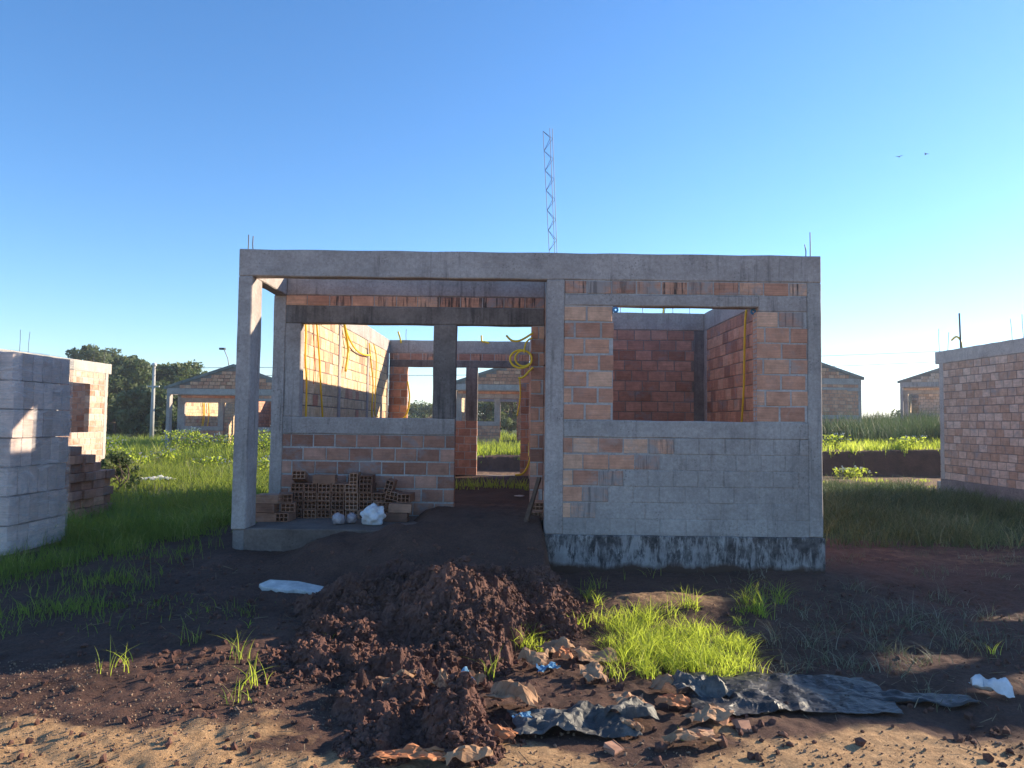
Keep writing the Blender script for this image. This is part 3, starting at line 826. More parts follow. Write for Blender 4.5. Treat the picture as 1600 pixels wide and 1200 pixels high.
# conduits in the back left house
for xx in (-1.7, -1.2, -1.05):
    m = MB(); m.tube(smooth_path([Vector((XL1+.08, 9.5-xx, 2.2)), Vector((XL1+.08, 9.6-xx, 1.6)), Vector((XL1+.08, 9.4-xx, .9))]), .025, 6); HBL.part(m, 'conduit', M['conduit'], True)
# blue plastic clips at the window head
for (px, py, pos_) in ((962, 484, 'left'), (1177, 487, 'right')):
    p = atY(px, py, 7.22 if pos_ == 'left' else 7.36)
    e = MB(); e.tube(smooth_path([p + Vector((.02*math.cos(a), 0, .02*math.sin(a))) for a in [k*.9 for k in range(8)]], 4), .011, 7)
    o = e.build('plastic_knot', M['blue'], None, p, True, loc=p)
    tag(o, 'blue plastic knot at the upper %s corner of the front window' % pos_, 'plastic knot')

HFR.root.rotation_euler[2] = -0.55
for _h in (H, HR, HL, HBL, HBM, HBR, HFR): _h.finish()

# interior dirt floor
def sheet(name, x0, x1, y0, y1, z, step, amp, mat, kind=None, seed=0):
    xs = np.arange(x0, x1+step*.5, step); ys = np.arange(y0, y1+step*.5, step)
    X, Y = np.meshgrid(xs, ys); Z = z + amp*(fbm(X*2.2, Y*2.2, seed)-.5)*2 + amp*.4*(fbm(X*11, Y*11, seed+3)-.5)
    idx = np.arange(X.size).reshape(X.shape)
    f = np.stack([idx[:-1, :-1], idx[:-1, 1:], idx[1:, 1:], idx[1:, :-1]], -1).reshape(-1, 4)
    o = link(name, np_mesh(name, np.stack([X, Y, Z], -1).reshape(-1, 3), f, mat, True))
    if kind: tag(o, kind=kind)
    return o
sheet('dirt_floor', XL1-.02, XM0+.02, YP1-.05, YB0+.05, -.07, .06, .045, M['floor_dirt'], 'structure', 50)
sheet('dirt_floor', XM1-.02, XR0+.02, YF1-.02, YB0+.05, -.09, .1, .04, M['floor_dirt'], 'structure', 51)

# ------------------------------------------------------------------ heaps of earth
def ico(sub):
    import bmesh
    bm = bmesh.new(); bmesh.ops.create_icosphere(bm, subdivisions=sub, radius=1.0)
    v = np.array([p.co[:] for p in bm.verts]); f = np.array([[q.index for q in fc.verts] for fc in bm.faces]); bm.free(); return v, f
ICO1, ICO2 = ico(1), ico(2)
def lump_variants(base, n, amp, seed):
    out = []
    for k in range(n):
        r = np.random.default_rng(seed+k); v = base[0].copy()
        ph = r.uniform(0, 6.28, (6, 3)); fr = r.uniform(1.5, 5, (6, 3))
        d = sum(np.prod(np.sin(v*fr[i]+ph[i]), axis=1) for i in range(6)) * 0.6
        v = v * (1 + amp*d[:, None] + r.normal(0, amp*.28, (len(v), 1)))
        v *= r.uniform(.7, 1.25, 3)
        out.append(v)
    return out
CL2 = lump_variants(ICO2, 12, .55, 100)
CL1 = lump_variants(ICO1, 12, .50, 200)
def scatter_lumps(P, S, variants, faces, rnd):
    V = []; Fc = []; off = 0
    for p, s_ in zip(P, S):
        v = variants[rnd.integers(len(variants))]
        a = rnd.uniform(0, 6.28); c, s2 = math.cos(a), math.sin(a)
        w = np.stack([v[:, 0]*c - v[:, 1]*s2, v[:, 0]*s2 + v[:, 1]*c, v[:, 2]], -1) * s_
        V.append(w + p); Fc.append(faces + off); off += len(v)
    return np.concatenate(V), np.concatenate(Fc)

def heap(label, blobs, seed, nclod, big=30, csize=(.004, .026)):
    """blobs: (cx, cy, rx, ry, h)"""
    rnd = np.random.default_rng(seed)
    x0 = min(b[0]-b[2] for b in blobs); x1 = max(b[0]+b[2] for b in blobs)
    y0 = min(b[1]-b[3] for b in blobs); y1 = max(b[1]+b[3] for b in blobs)
    def hz(X, Y):
        Z = np.zeros(np.shape(X))
        wx = 0.18*(fbm(X*3, Y*3, seed)-.5); wy = 0.18*(fbm(X*3, Y*3, seed+9)-.5)
        for cx, cy, rx, ry, hh in blobs:
            r2 = ((X+wx-cx)/rx)**2 + ((Y+wy-cy)/ry)**2
            Z = np.maximum(Z, hh*np.clip(1-r2, 0, 1)**0.8)
        env = np.clip(Z/.06, 0, 1)
        Z = Z + env*(0.20*(fbm(X*4.5, Y*4.5, seed+1)-.5) + .10*(np.abs(2*fbm(X*11, Y*11, seed+2)-1)-.25) + .045*(.5-worley(X*17+fbm(X*30, Y*30, 3)*.6, Y*17, seed+4)) + .10*(fbm(X*27, Y*27, 5, 3)-.5)*.5)
        return ground_z(X, Y) - .03 + Z*1.0
    st = .0095
    xs = np.arange(x0, x1, st); ys = np.arange(y0, y1, st); X, Y = np.meshgrid(xs, ys)
    Zh = hz(X, Y); keep = Zh > ground_z(X, Y) - .025
    idx = np.arange(X.size).reshape(X.shape)
    f = np.stack([idx[:-1, :-1], idx[:-1, 1:], idx[1:, 1:], idx[1:, :-1]], -1).reshape(-1, 4)
    k = keep.ravel(); f = f[k[f].any(1)]
    used = np.unique(f); remap = -np.ones(X.size, int); remap[used] = np.arange(len(used))
    cx, cy = blobs[0][0], blobs[0][1]; o = Vector((cx, cy, float(ground_z(np.array([cx]), np.array([cy]))[0])))
    root = empty('soil_heap', o); tag(root, label, 'soil heap')
    # horizontal crumble so the surface is not a plain height field
    XX = X + .014*(fbm(X*30, Y*30, 61)-.5)*2; YY = Y + .014*(fbm(X*30, Y*30, 62)-.5)*2
    v = np.stack([XX, YY, Zh], -1).reshape(-1, 3)[used] - np.array(o)
    link('earth_body', np_mesh('earth_body', v, remap[f], M['heap'], False), root)
    P = []; S = []
    while len(P) < nclod:
        b = blobs[rnd.integers(len(blobs))]
        a = rnd.uniform(0, 6.28); r = math.sqrt(rnd.uniform(0, 1.35))
        px, py = b[0]+b[2]*r*math.cos(a), b[1]+b[3]*r*math.sin(a)
        s_ = csize[0] + (csize[1]-csize[0])*rnd.random()**3.2
        if r > 1: s_ *= .6
        P.append((px, py, s_)); S.append(s_)
    A = np.array(P); Z = hz(A[:, 0], A[:, 1]); gz = ground_z(A[:, 0], A[:, 1]); Z = np.maximum(Z, gz)
    pts = np.stack([A[:, 0], A[:, 1], Z + A[:, 2]*.35], -1) - np.array(o)
    S = np.array(S); order = np.argsort(-S)
    for q in order[:big]:
        me = np_mesh('clod', CL2[q % 12] * 1.0, ICO2[1], M['heap'], False)
        link('clod', me, root, pts[q], (0, 0, q*1.3), (S[q],)*3)
    rest = order[big:]
    mid = rest[:len(rest)//3]; small = rest[len(rest)//3:]
    v1, f1 = scatter_lumps(pts[mid], S[mid], CL2, ICO2[1], rnd)
    v2, f2 = scatter_lumps(pts[small], S[small], CL1, ICO1[1], rnd)
    tag(link('clods', np_mesh('clods', np.concatenate([v1, v2]), np.concatenate([f1, f2+len(v1)]), M['heap'], False), root), kind='stuff')

def GP(px, py, z=-.4):
    p = atZ(px, py, z); return p.x, p.y
def blob(px0, px1, pyb, h, ry, z=-.4):
    """heap whose foot spans px0..px1 at row pyb"""
    a = atZ(px0, pyb, z); b = atZ(px1, pyb, z)
    return ((a.x+b.x)/2, a.y + ry*.75, (b.x-a.x)/2, ry, h)
heap('large heap of lumpy red-brown earth in front of the porch', [blob(570, 850, 1005, .38, .70), blob(430, 780, 990, .22, .75), blob(780, 930, 985, .12, .45), blob(450, 640, 1010, .17, .6), blob(750, 920, 965, .20, .45), blob(640, 800, 1045, .26, .35), blob(500, 760, 1075, .13, .40), blob(400, 560, 1060, .07, .45)], 5, 12000, 80)
heap('nearer heap of red-brown clods beside the torn paper sacks', [blob(620, 770, 1165, .20, .24), blob(500, 700, 1130, .13, .30), blob(690, 780, 1190, .13, .14), blob(520, 660, 1185, .08, .2)], 15, 3200, 30, (.004, .022))

# loose clods and pebbles over the foreground
rnd = np.random.default_rng(77)
def crumbs(label_name, n, xr, yr, smin, smax, mat, cond=None):
    X = rnd.uniform(*xr, n); Y = rnd.uniform(*yr, n)
    if cond is not None:
        k = rnd.random(n) < cond(X, Y); X, Y = X[k], Y[k]
    S = smin + (smax-smin)*rnd.random(len(X))**3
    P = np.stack([X, Y, ground_z(X, Y)+S*.3], -1)
    v, f = scatter_lumps(P, S, CL1, ICO1[1], rnd)
    tag(link(label_name, np_mesh(label_name, v, f, mat, False)), kind='stuff')
crumbs('soil_crumbs', 9000, (-3.4, 4.2), (2.5, 6.9), .004, .022, M['heap'], lambda x, y: np.clip(fbm(x*1.5, y*1.5, 71)*2.2-.6, 0, 1)*np.where((x > .2) & (y < 3.9), .25, 1))
M['pebble'] = simple('pale_gravel', (0.24, 0.16, 0.11), 0.9, var=0.35, scale=30)
crumbs('gravel', 7000, (-3.0, -.7), (2.7, 4.4), .002, .007, M['pebble'], lambda x, y: np.clip(fbm(x*2, y*2, 73)*3-1.0, 0, 1))
crumbs('gravel', 2500, (0.0, 3.2), (2.5, 3.6), .002, .009, M['pebble'])
crumbs('soil_crumbs', 2600, (-3.0, 3.6), (2.5, 4.6), .004, .03, M['heap'], lambda x, y: np.clip(fbm(x*2.6, y*2.6, 79)*4-1.9, 0, 1))

# dry stalks and splinters lying about
rs = np.random.default_rng(31); V = []; Fc = []
for k in range(1500):
    x = rs.uniform(-3.3, 3.8); y = rs.uniform(2.6, 6.6)
    if rs.random() > float(np.clip(fbm(np.array([x*1.7]), np.array([y*1.7]), 55)*5-2.6, 0, 1)): continue
    z = float(ground_z(np.array([x]), np.array([y]))[0]); a = rs.uniform(0, 6.28); l = rs.uniform(.012, .05)*(1 if k % 15 else 2); w = rs.uniform(.0006, .0018)
    d = np.array([math.cos(a)*l, math.sin(a)*l, rs.normal(0, .012)]); n_ = np.array([-math.sin(a)*w, math.cos(a)*w, 0]); u_ = np.array([0, 0, w]); p = np.array([x, y, z+.010]); b = len(V)
    V += [p-d-n_, p-d+n_, p-d+u_*2, p+d-n_, p+d+n_, p+d+u_*2]; Fc += [(b, b+3, b+5), (b, b+5, b+2), (b+1, b+2, b+5), (b+1, b+5, b+4), (b, b+1, b+4), (b, b+4, b+3)]
tag(link('dry_stalks', np_mesh('dry_stalks', np.array(V), np.array(Fc), simple('dry_straw', (0.22, 0.16, 0.10), 0.8, var=.4))), kind='stuff')

# ------------------------------------------------------------------ loose hollow bricks on the porch
_lv, _lf = hollow_geo(.24, .09, .14, 2, 3)
LB = [np_mesh('loose_brick', _lv, _lf, M['brick_loose'], tint=t) for t in (0.1, .35, .6, .9)]
def loose(p, label, rot=(0, 0, 0), group='loose hollow bricks piled on the porch', mesh=None):
    o = link('hollow_brick', mesh or random.choice(LB), None, p, rot)
    tag(o, label, 'brick', group); return o
# laid flat: long axis towards the viewer, 14 wide 9 tall -> rotate 90 about long axis
FLAT_END = lambda dz=0: (math.pi/2, 0, math.pi/2 + dz)     # end faces the viewer
FLAT_SIDE = lambda dz=0: (math.pi/2, 0, dz)                # long side faces the viewer
ordn = ['first', 'second', 'third', 'fourth', 'fifth', 'sixth', 'seventh']
colx = [atY(462.5 + 21.6*k, 800, 8.06).x for k in range(7)]
for k, x in enumerate(colx):
    rows = 4 if k < 6 else 3
    for r in range(rows):
        loose((x + random.uniform(-.004, .004), 8.18 + random.uniform(-.02, .015), .047 + r*.0945),
              'end-on brick of the porch stack, column %s from left, layer %s from floor' % (['one', 'two', 'three', 'four', 'five', 'six', 'seven'][k], ['one', 'two', 'three', 'four'][r]), FLAT_END(random.uniform(-.03, .03)))
zt = .047 + 4*.0945
loose((atY(466, 750, 8.1).x, 8.17, zt+.015), 'tilted hollow brick on the left end of the porch stack', (math.pi/2, .25, math.pi/2+.12))
loose((atY(506.5, 750, 8.08).x, 8.12, zt-.002), 'hollow brick lying lengthwise on top of the porch stack', FLAT_SIDE(.03), mesh=LB[2])
loose((atY(552, 750, 8.08).x, 8.18, zt-.002), 'left one of the two end-on bricks on top right of the porch stack', (0, 0, math.pi/2+.05))
loose((atY(571.5, 750, 8.08).x, 8.18, zt-.002), 'right one of the two end-on bricks on top right of the porch stack', FLAT_END(.04))
loose((atY(613, 770, 8.0).x, 8.1, .26), 'tilted hollow brick leaning right of the porch stack', (math.pi/2+.2, 0, math.pi/2))
loose((atY(608, 755, 8.02).x, 8.12, .355), 'small tilted hollow brick on top of the leaning one', (.25, 0, math.pi/2))
loose((atY(633, 780, 7.98).x, 8.05, .24), 'end-on hollow brick on the pair at the right end of the pile', FLAT_END(-.1))
loose((atY(624.5, 794, 7.85).x, 7.92, .142), 'upper brick of the lengthwise pair at the right end of the pile', FLAT_SIDE(.02), mesh=LB[3])
loose((atY(619, 808, 7.85).x, 7.91, .047), 'lower brick of the lengthwise pair at the right end of the pile', FLAT_SIDE(-.04), mesh=LB[0])
loose((atY(598, 803, 8.0).x, 8.16, .142), 'hollow brick behind the white sack', FLAT_END(.1))
YL = 7.72
loose((atY(417, 777, YL).x, 7.82, .33-.095), 'top brick of the small pile beside the front post', FLAT_SIDE(-.12), mesh=LB[3])
loose((atY(411, 794, YL).x, 7.80, .142), 'middle brick of the small pile beside the front post', FLAT_SIDE(-.08), mesh=LB[1])
loose((atY(412, 808, YL).x, 7.80, .047), 'bottom brick of the small pile beside the front post', FLAT_SIDE(.05), mesh=LB[2])
loose((atY(441, 776, YL+.1).x, 7.95, .235), 'end-on hollow brick, topmost between post pile and main stack', FLAT_END(.25))
loose((atY(447, 791, YL+.1).x, 7.92, .142), 'end-on hollow brick, middle one between post pile and main stack', FLAT_END(.2))
loose((atY(440, 810, YL).x, 7.86, .047), 'end-on hollow brick, lowest one between post pile and main stack', FLAT_END(-.05))
loose((atY(836, 806, 7.9).x, 8.0, .075), 'hollow brick on the floor behind the leaning plank', FLAT_END(.1), group='hollow bricks by the door jamb')
loose((atY(842, 791, 7.9).x, 8.1, .165), 'hollow brick resting behind the plank at the door jamb', FLAT_END(-.1), group='hollow bricks by the door jamb')

def lumpy(name, p, rx, ry, rz, mat, label, cat, seed, amp=.12, sub=3, flat=True):
    v, f = ico(sub); r = np.random.default_rng(seed)
    ph = r.uniform(0, 6.28, (10, 3)); fr = r.uniform(1.5, 8, (10, 3))
    d = sum(np.prod(np.sin(v*fr[i]+ph[i]), axis=1)/(1+.25*fr[i].mean()) for i in range(10))
    v = v*(1+amp*1.6*d[:, None])
    v[:, 2] = np.maximum(v[:, 2], -.72)
    v = v*np.array([rx, ry, rz])
    o = link(name, np_mesh(name, v, f, mat, True), None, p); tag(o, label, cat); return o
p = atY(583, 803, 7.62); lumpy('white_sack', (p.x, 7.62, .088), .118, .10, .115, M['sack_white'], 'crumpled white plastic sack on the porch floor beside the bricks', 'sack', 4, .13, 4)
p = atY(529, 809, 7.62); lumpy('film_ball', (p.x, 7.62, .052), .066, .065, .066, M['glass_jar'], 'balled-up cloudy plastic film, left one of two on the porch floor', 'plastic ball', 8, .07)
p = atY(548, 808, 7.66); lumpy('film_ball', (p.x, 7.70, .050), .056, .056, .062, M['glass_jar'], 'balled-up cloudy plastic film, right one of two on the porch floor', 'plastic ball', 9, .07)
# plank leaning at the jamb
a = atY(817, 832, 7.42); b = atY(843, 746, 7.62)
m = MB(); d = (b-a).normalized(); sd = Vector((0.75, -.6, 0)); sd = (sd - d*sd.dot(d)).normalized(); nn = d.cross(sd)
vs = []
for k, q in enumerate((a, a.lerp(b, .33), a.lerp(b, .66), b)):
    w = .022 + .003*math.sin(k*2)
    for su, sv in ((-1, -1), (1, -1), (1, 1), (-1, 1)): vs.append(q + sd*su*w + nn*sv*.012)
fs = [(0, 1, 2, 3), (15, 14, 13, 12)] + [(r*4+(k+1) % 4, r*4+k, r*4+k+4, r*4+(k+1) % 4+4) for r in range(3) for k in range(4)]
m.add(vs, fs); o = m.build('plank', M['wood'], None, a, loc=a); tag(o, 'dark weathered plank leaning against the middle post at the doorway', 'plank')

# ------------------------------------------------------------------ wrapped pallet stack at the left
PX = -4.65; Y0, Y1 = 6.88, 7.78
st = empty('wrapped_brick_stack', (PX-.55, (Y0+Y1)/2, -.33)); tag(st, 'tall pallet of bricks wrapped in clear film at the left edge', 'brick pallet')
so = Vector((PX-.55, (Y0+Y1)/2, -.33))
m = MB()
for yy in (Y0+.05, (Y0+Y1)/2, Y1-.05): m.box((PX-1.1, yy-.045, -.36), (PX, yy+.045, -.25))
m.build('pallet_bearer', M['wood_pale'], st, so)
for k in range(7):
    m = MB(); x = PX - 1.1 + k*.166; m.box((x, Y0, -.249), (x+.10, Y1, -.227)); m.build('deck_board', M['wood_pale'], st, so)
wb = {}
LH = .272
for lay in range(7):
    z = -.225 + lay*LH
    inset = random.uniform(0, .012) + (.02 if lay in (2, 6) else 0)
    for k in range(6):
        y = Y0 + (k+.5)*(Y1-Y0)/6
        me = brick_mesh('brick_wrapped', random.randrange(8), random.randrange(6))
        link('brick', me, st, Vector((PX-.07-inset+random.uniform(-.004, .004), y, z+LH/2)) - so, (0, math.pi/2, 0), (LH*.955/BL, .144/BT, 1.0))
    for k in range(1, 8):
        x = PX - .07 - k*.146
        link('brick', brick_mesh('brick_wrapped', random.randrange(8), random.randrange(6)), st, Vector((x, Y0+.065-inset+.012+random.uniform(-.004, .004), z+LH/2)) - so, (0, math.pi/2, math.pi/2), (LH*.975/BL, .142/BT, .13/BH))
m = MB(); m.box((PX-1.05, Y0+.14, -.22), (PX-.15, Y1-.01, -.22+7*LH-.01)); m.build('stack_core', M['mortar_dark'], st, so)
# film: wavy skin a centimetre outside the bricks
zs = np.linspace(-.2, -.225+7*LH+.012, 60)
path = [(PX-1.12, Y0-.012), (PX-.6, Y0-.014), (PX-.02, Y0-.012), (PX+.014, Y0+.02), (PX+.014, (Y0+Y1)/2), (PX+.012, Y1-.01), (PX-.01, Y1+.015), (PX-.6, Y1+.015), (PX-1.12, Y1+.015)]
pp = []
for i in range(len(path)-1):
    n_ = 14
    for k in range(n_): pp.append(np.array(path[i])*(1-k/n_)+np.array(path[i+1])*k/n_)
pp.append(np.array(path[-1])); pp = np.array(pp)
cc = np.array([PX-.55, (Y0+Y1)/2]); nr = (pp-cc); nr /= np.linalg.norm(nr, axis=1)[:, None]
V = []
u = np.arange(len(pp))
for z in zs:
    w = .005*(fbm(u*.22+z*2.0, np.full(len(u), z*9), 91)-.35)
    q = pp + nr*w[:, None]; V.append(np.concatenate([q, np.full((len(pp), 1), z)], 1))
V = np.concatenate(V) - np.array(so); W_ = len(pp)
idx = np.arange(len(V)).reshape(len(zs), W_)
f = np.stack([idx[:-1, :-1], idx[:-1, 1:], idx[1:, 1:], idx[1:, :-1]], -1).reshape(-1, 4)
link('stretch_film', np_mesh('stretch_film', V, f, M['film'], True), st)

# second brick pile behind it, loose and darker
sp = empty('brick_pile', (-5.75, 10.2, -.4)); tag(sp, 'uneven pile of red bricks behind the wrapped pallet', 'brick pile')
for lay in range(9):
    z = -.38 + lay*.118
    nb = 4 if lay < 6 else (3 if lay == 6 else 2 if lay == 7 else 1)
    for k in range(nb):
        for j in range(2):
            y = 9.75 + k*.245 + random.uniform(-.015, .015)
            x = -6.22 + .0 + (0.02 if lay % 2 else -.02) + random.uniform(-.03, .02) + .12*j - .1
            o = link('brick', brick_mesh(random.choice(['brick_dark', 'brick_porch', 'brick']), random.randrange(8), random.randrange(5)), sp,
                 Vector((x + .45, y, z+.055)) - Vector((-5.75, 10.2, -.4)), (0, 0, math.pi/2 + random.uniform(-.1, .1)), (1, .95, .80))

# ------------------------------------------------------------------ crumpled sheets
def crumple(name, cx, cy, sx, sy, rz, seed, mat, label, cat, amp=.05, curl=.05, res=.012, lift=.012, group=None, ridg=9, zoff=0, sm=True, jit=0.0):
    r = np.random.default_rng(seed)
    nu, nv = max(10, int(sx/res)), max(10, int(sy/res))
    u = np.linspace(-1, 1, nu); v = np.linspace(-1, 1, nv); U, V_ = np.meshgrid(u, v)
    a = r.uniform(0, 9)
    ed = 1 - .22*fbm(np.arctan2(V_, U)*1.8+a, np.ones_like(U)*a, seed, 3)
    X = U*sx/2*ed; Y = V_*sy/2*ed
    X = X + .05*sx*(fbm(U*3+a, V_*3, seed+1)-.5); Y = Y + .08*sy*(fbm(U*3, V_*3+a, seed+2)-.5)
    edgef = 1-.65*np.clip((np.maximum(np.abs(U), np.abs(V_))-.8)/.2, 0, 1)
    rg = (1-np.abs(2*fbm(X*ridg+a, Y*ridg-a, seed+3, 2)-1)*1.8)*edgef
    rg2 = 1-np.abs(2*vnoise(X*ridg*2.6+a, Y*ridg*2.1, seed+4)-1)*1.6
    Z = amp*np.clip(rg, 0, 1) + amp*.22*np.clip(rg2, 0, 1)*edgef
    Z += curl*np.clip(fbm(U*1.2+a, V_*1.2+a, seed+6)-.4, 0, 1)*2.5
    fold = r.uniform(0, 3.14); dd = (X*math.cos(fold)+Y*math.sin(fold))
    Z += amp*.8*np.exp(-(dd/.03)**2)
    if jit: X = X + r.normal(0, jit, X.shape); Y = Y + r.normal(0, jit, X.shape); Z = Z + np.abs(r.normal(0, jit*.9, X.shape))
    c, s_ = math.cos(rz), math.sin(rz)
    XX = cx + X*c - Y*s_; YY = cy + X*s_ + Y*c
    G = ground_z(XX, YY)
    Gs = float(np.median(G))
    zz = G*.6 + Gs*.4 + lift + Z
    zz = np.maximum(zz, G + .004) + zoff
    top = np.stack([XX-cx, YY-cy, zz-Gs], -1).reshape(-1, 3); bot = top.copy(); bot[:, 2] -= .0025
    idx = np.arange(nu*nv).reshape(nv, nu)
    f = np.stack([idx[:-1, :-1], idx[:-1, 1:], idx[1:, 1:], idx[1:, :-1]], -1).reshape(-1, 4)
    n0 = nu*nv
    rim = list(idx[0, :]) + list(idx[1:, -1]) + list(idx[-1, -2::-1]) + list(idx[-2:0:-1, 0])
    rim = np.array(rim); nx_ = np.roll(rim, -1)
    sf = np.stack([rim, rim+n0, nx_+n0, nx_], -1)
    F_ = np.concatenate([f, f[:, ::-1]+n0, sf])
    o = link(name, np_mesh(name, np.concatenate([top, bot]), F_, mat, sm), None, (cx, cy, Gs))
    tag(o, label, cat, group); return o

def CP(px, py, *a, name='paper_scrap', z=-.38, **k):
    x, y = GP(px, py, z); return crumple(name, x, y, *a, **k)
CP(1235, 1078, 1.16, .62, -.03, 1, M['tarp'], 'large crumpled black plastic sheet on the ground at lower right', 'plastic sheet', amp=.012, curl=.012, name='plastic_sheet', ridg=7, res=.02, sm=False, jit=.0016)
CP(1150, 1100, .55, .32, .2, 2, M['tarp'], 'smaller black plastic sheet overlapping the left end of the large one', 'plastic sheet', amp=.025, curl=.015, name='plastic_sheet', ridg=6, res=.02, sm=False, jit=.0016)
CP(1420, 1085, .75, .16, -.08, 3, M['tarp'], 'narrow strip of black plastic trailing off right of the large sheet', 'plastic sheet', amp=.02, curl=.02, name='plastic_sheet', ridg=5)
CP(1548, 1080, .22, .10, -.3, 4, M['sack_white'], 'torn white plastic bag at the right edge of the black sheet', 'plastic bag', amp=.04, curl=.04, name='plastic_bag')
CP(895, 1130, .66, .30, .03, 5, M['tarp_grey'], 'dusty grey-green crumpled plastic among the torn sacks', 'plastic sheet', amp=.04, curl=.02, name='plastic_sheet', ridg=8, res=.018, sm=False, jit=.0028)
CP(1095, 1082, .34, .22, .1, 6, M['tarp_grey'], 'grey crumpled plastic at the left end of the black sheet', 'plastic sheet', amp=.06, curl=.06, name='plastic_sheet', ridg=8, res=.018, sm=False, jit=.0028)
CP(975, 1120, .34, .18, .1, 61, M['tarp_grey'], 'grey crumpled plastic between the torn sacks and the black sheet', 'plastic sheet', amp=.06, curl=.03, name='plastic_sheet', ridg=8, res=.018, sm=False, jit=.0028)
papers = [
 (930, 1022, .26, .17, .1, 'paper', 'brown torn sack lying flat right of the blue printed one', .03, .05),
 (870, 1010, .20, .15, .5, 'paper', 'brown crumpled sack scrap uphill of the blue printed one', .05, .05),
 (835, 1035, .16, .12, -.3, 'paper', 'brown crumpled sack scrap left of the blue printed one', .06, .06),
 (855, 1045, .12, .07, .5, 'paper_blue', 'blue printed side of a torn sack in the middle of the litter', .02, .05),
 (880, 1028, .10, .09, .2, 'paper_orange', 'orange-brown scrap above the blue printed sack', .05, .05),
 (925, 1055, .13, .21, .15, 'paper', 'long brown strip of sack hanging down to the grey plastic', .03, .05),
 (800, 1105, .26, .14, -.2, 'paper', 'boxy brown torn sack left of the grey plastic', .07, .09),
 (815, 1125, .09, .04, .1, 'paper_blue', 'small pale blue scrap under the boxy brown sack', .015, .02),
 (775, 1150, .20, .07, -.35, 'paper_orange', 'orange-brown strip beside the nearer earth heap', .03, .04),
 (598, 1080, .34, .10, .15, 'paper', 'long buff sack piece half buried in the nearer heap', .05, .07),
 (640, 1065, .12, .08, .5, 'paper', 'small folded buff scrap above the buried sack piece', .05, .06),
 (718, 1080, .08, .10, 1.1, 'paper_blue', 'upright blue and white sack corner between the two heaps', .05, .12),
 (738, 1075, .10, .10, .4, 'paper', 'curled buff scrap beside the blue sack corner', .05, .1),
 (700, 1098, .12, .03, .1, 'paper_blue', 'thin pale turquoise strip below the blue sack corner', .012, .02),
 (690, 1082, .10, .08, .9, 'paper', 'pale buff fold left of the blue sack corner', .05, .08),
 (980, 1100, .16, .10, .3, 'paper', 'buff scrap on the right of the grey plastic', .04, .05),
 (1045, 1075, .20, .10, -.3, 'paper', 'buff crumpled paper left of the black sheet', .04, .06),
 (1050, 1105, .16, .09, -.4, 'paper_orange', 'orange-brown scrap downhill of the buff paper', .03, .05),
 (1110, 1128, .22, .10, .2, 'paper', 'brown sack piece in front of the black plastic', .03, .05),
 (985, 1140, .12, .06, -.3, 'paper', 'small brown scrap at the front of the litter', .03, .04),
 (1080, 1160, .24, .08, .1, 'paper', 'flat buff scrap nearest the camera', .02, .03),
 (640, 1185, .30, .08, .05, 'paper_orange', 'reddish paper half buried at the bottom edge', .03, .03),
 (730, 1190, .20, .08, .4, 'paper', 'brown paper at the bottom edge below the nearer heap', .04, .05),
]
for i, (px, py, sx, sy, rz, mt, lb, am, cu) in enumerate(papers):
    CP(px, py, sx*1.12, sy*1.25, rz, 300+i, M[mt], lb, 'torn sack', amp=am*.62, curl=cu*.8, name='torn_paper', res=.024, sm=False, jit=.0055, group='torn cement sacks littering the foreground', ridg=5,
       zoff=.012)
for i, (px, py, rz, ax, lb) in enumerate(((1062, 1098, .4, .3, 'orange broken brick piece left of the black sheet'), (1128, 1122, -.5, 1.2, 'broken brick piece in front of the black sheet'), (1100, 1138, 1.0, .1, 'half-buried brick shard nearest the camera'),
      (1010, 1098, .9, .6, 'brick shard between the grey plastic pieces'), (1160, 1130, .2, 1.5, 'small brick shard on the sandy strip'), (960, 1160, -.8, .2, 'small brick shard below the grey plastic'), (560, 1060, .5, .4, 'brick shard on the left flank of the nearer heap'))):
    x, y = GP(px, py, -.37); zz = float(ground_z(np.array([x]), np.array([y]))[0])
    r = np.random.default_rng(70+i); v = BV[i % 8]*np.array([.26, .62, .16]) + r.normal(0, .005, (16, 3)); v[:, 0] += v[:, 2]*.35*(-1)**i
    o = link('brick_shard', np_mesh('brick_shard', v, BF, M['brick_loose'], tint=.9), None, (x, y, zz+.014), (ax*.3, .25, rz)); tag(o, lb, 'brick shard', 'broken brick pieces in the litter')
# foam slab
x, y = GP(470, 922, -.33)
m = MB(); a = 0
outl = [(-.30, -.02), (-.24, -.09), (-.02, -.11), (.02, -.08), (.18, -.11), (.27, -.07), (.27, .02), (.0, .09), (-.24, .07)]
v = [(px, py, 0) for px, py in outl] + [(px*.97, py*.95, .055 + .008*math.sin(px*20)) for px, py in outl]
n_ = len(outl)
m.add(v, [tuple(range(n_))[::-1], tuple(range(n_, 2*n_))] + [(k, (k+1) % n_, (k+1) % n_+n_, k+n_) for k in range(n_)])
o = m.build('foam_slab', M['foam'], None, loc=(x-.04, y-.03, -.335)); o.rotation_euler = (.20, .04, -.04)
bv = o.modifiers.new('bevel', 'BEVEL'); bv.width = .008; bv.segments = 2
tag(o, 'broken white foam slab lying on dark earth in front of the porch', 'foam slab')
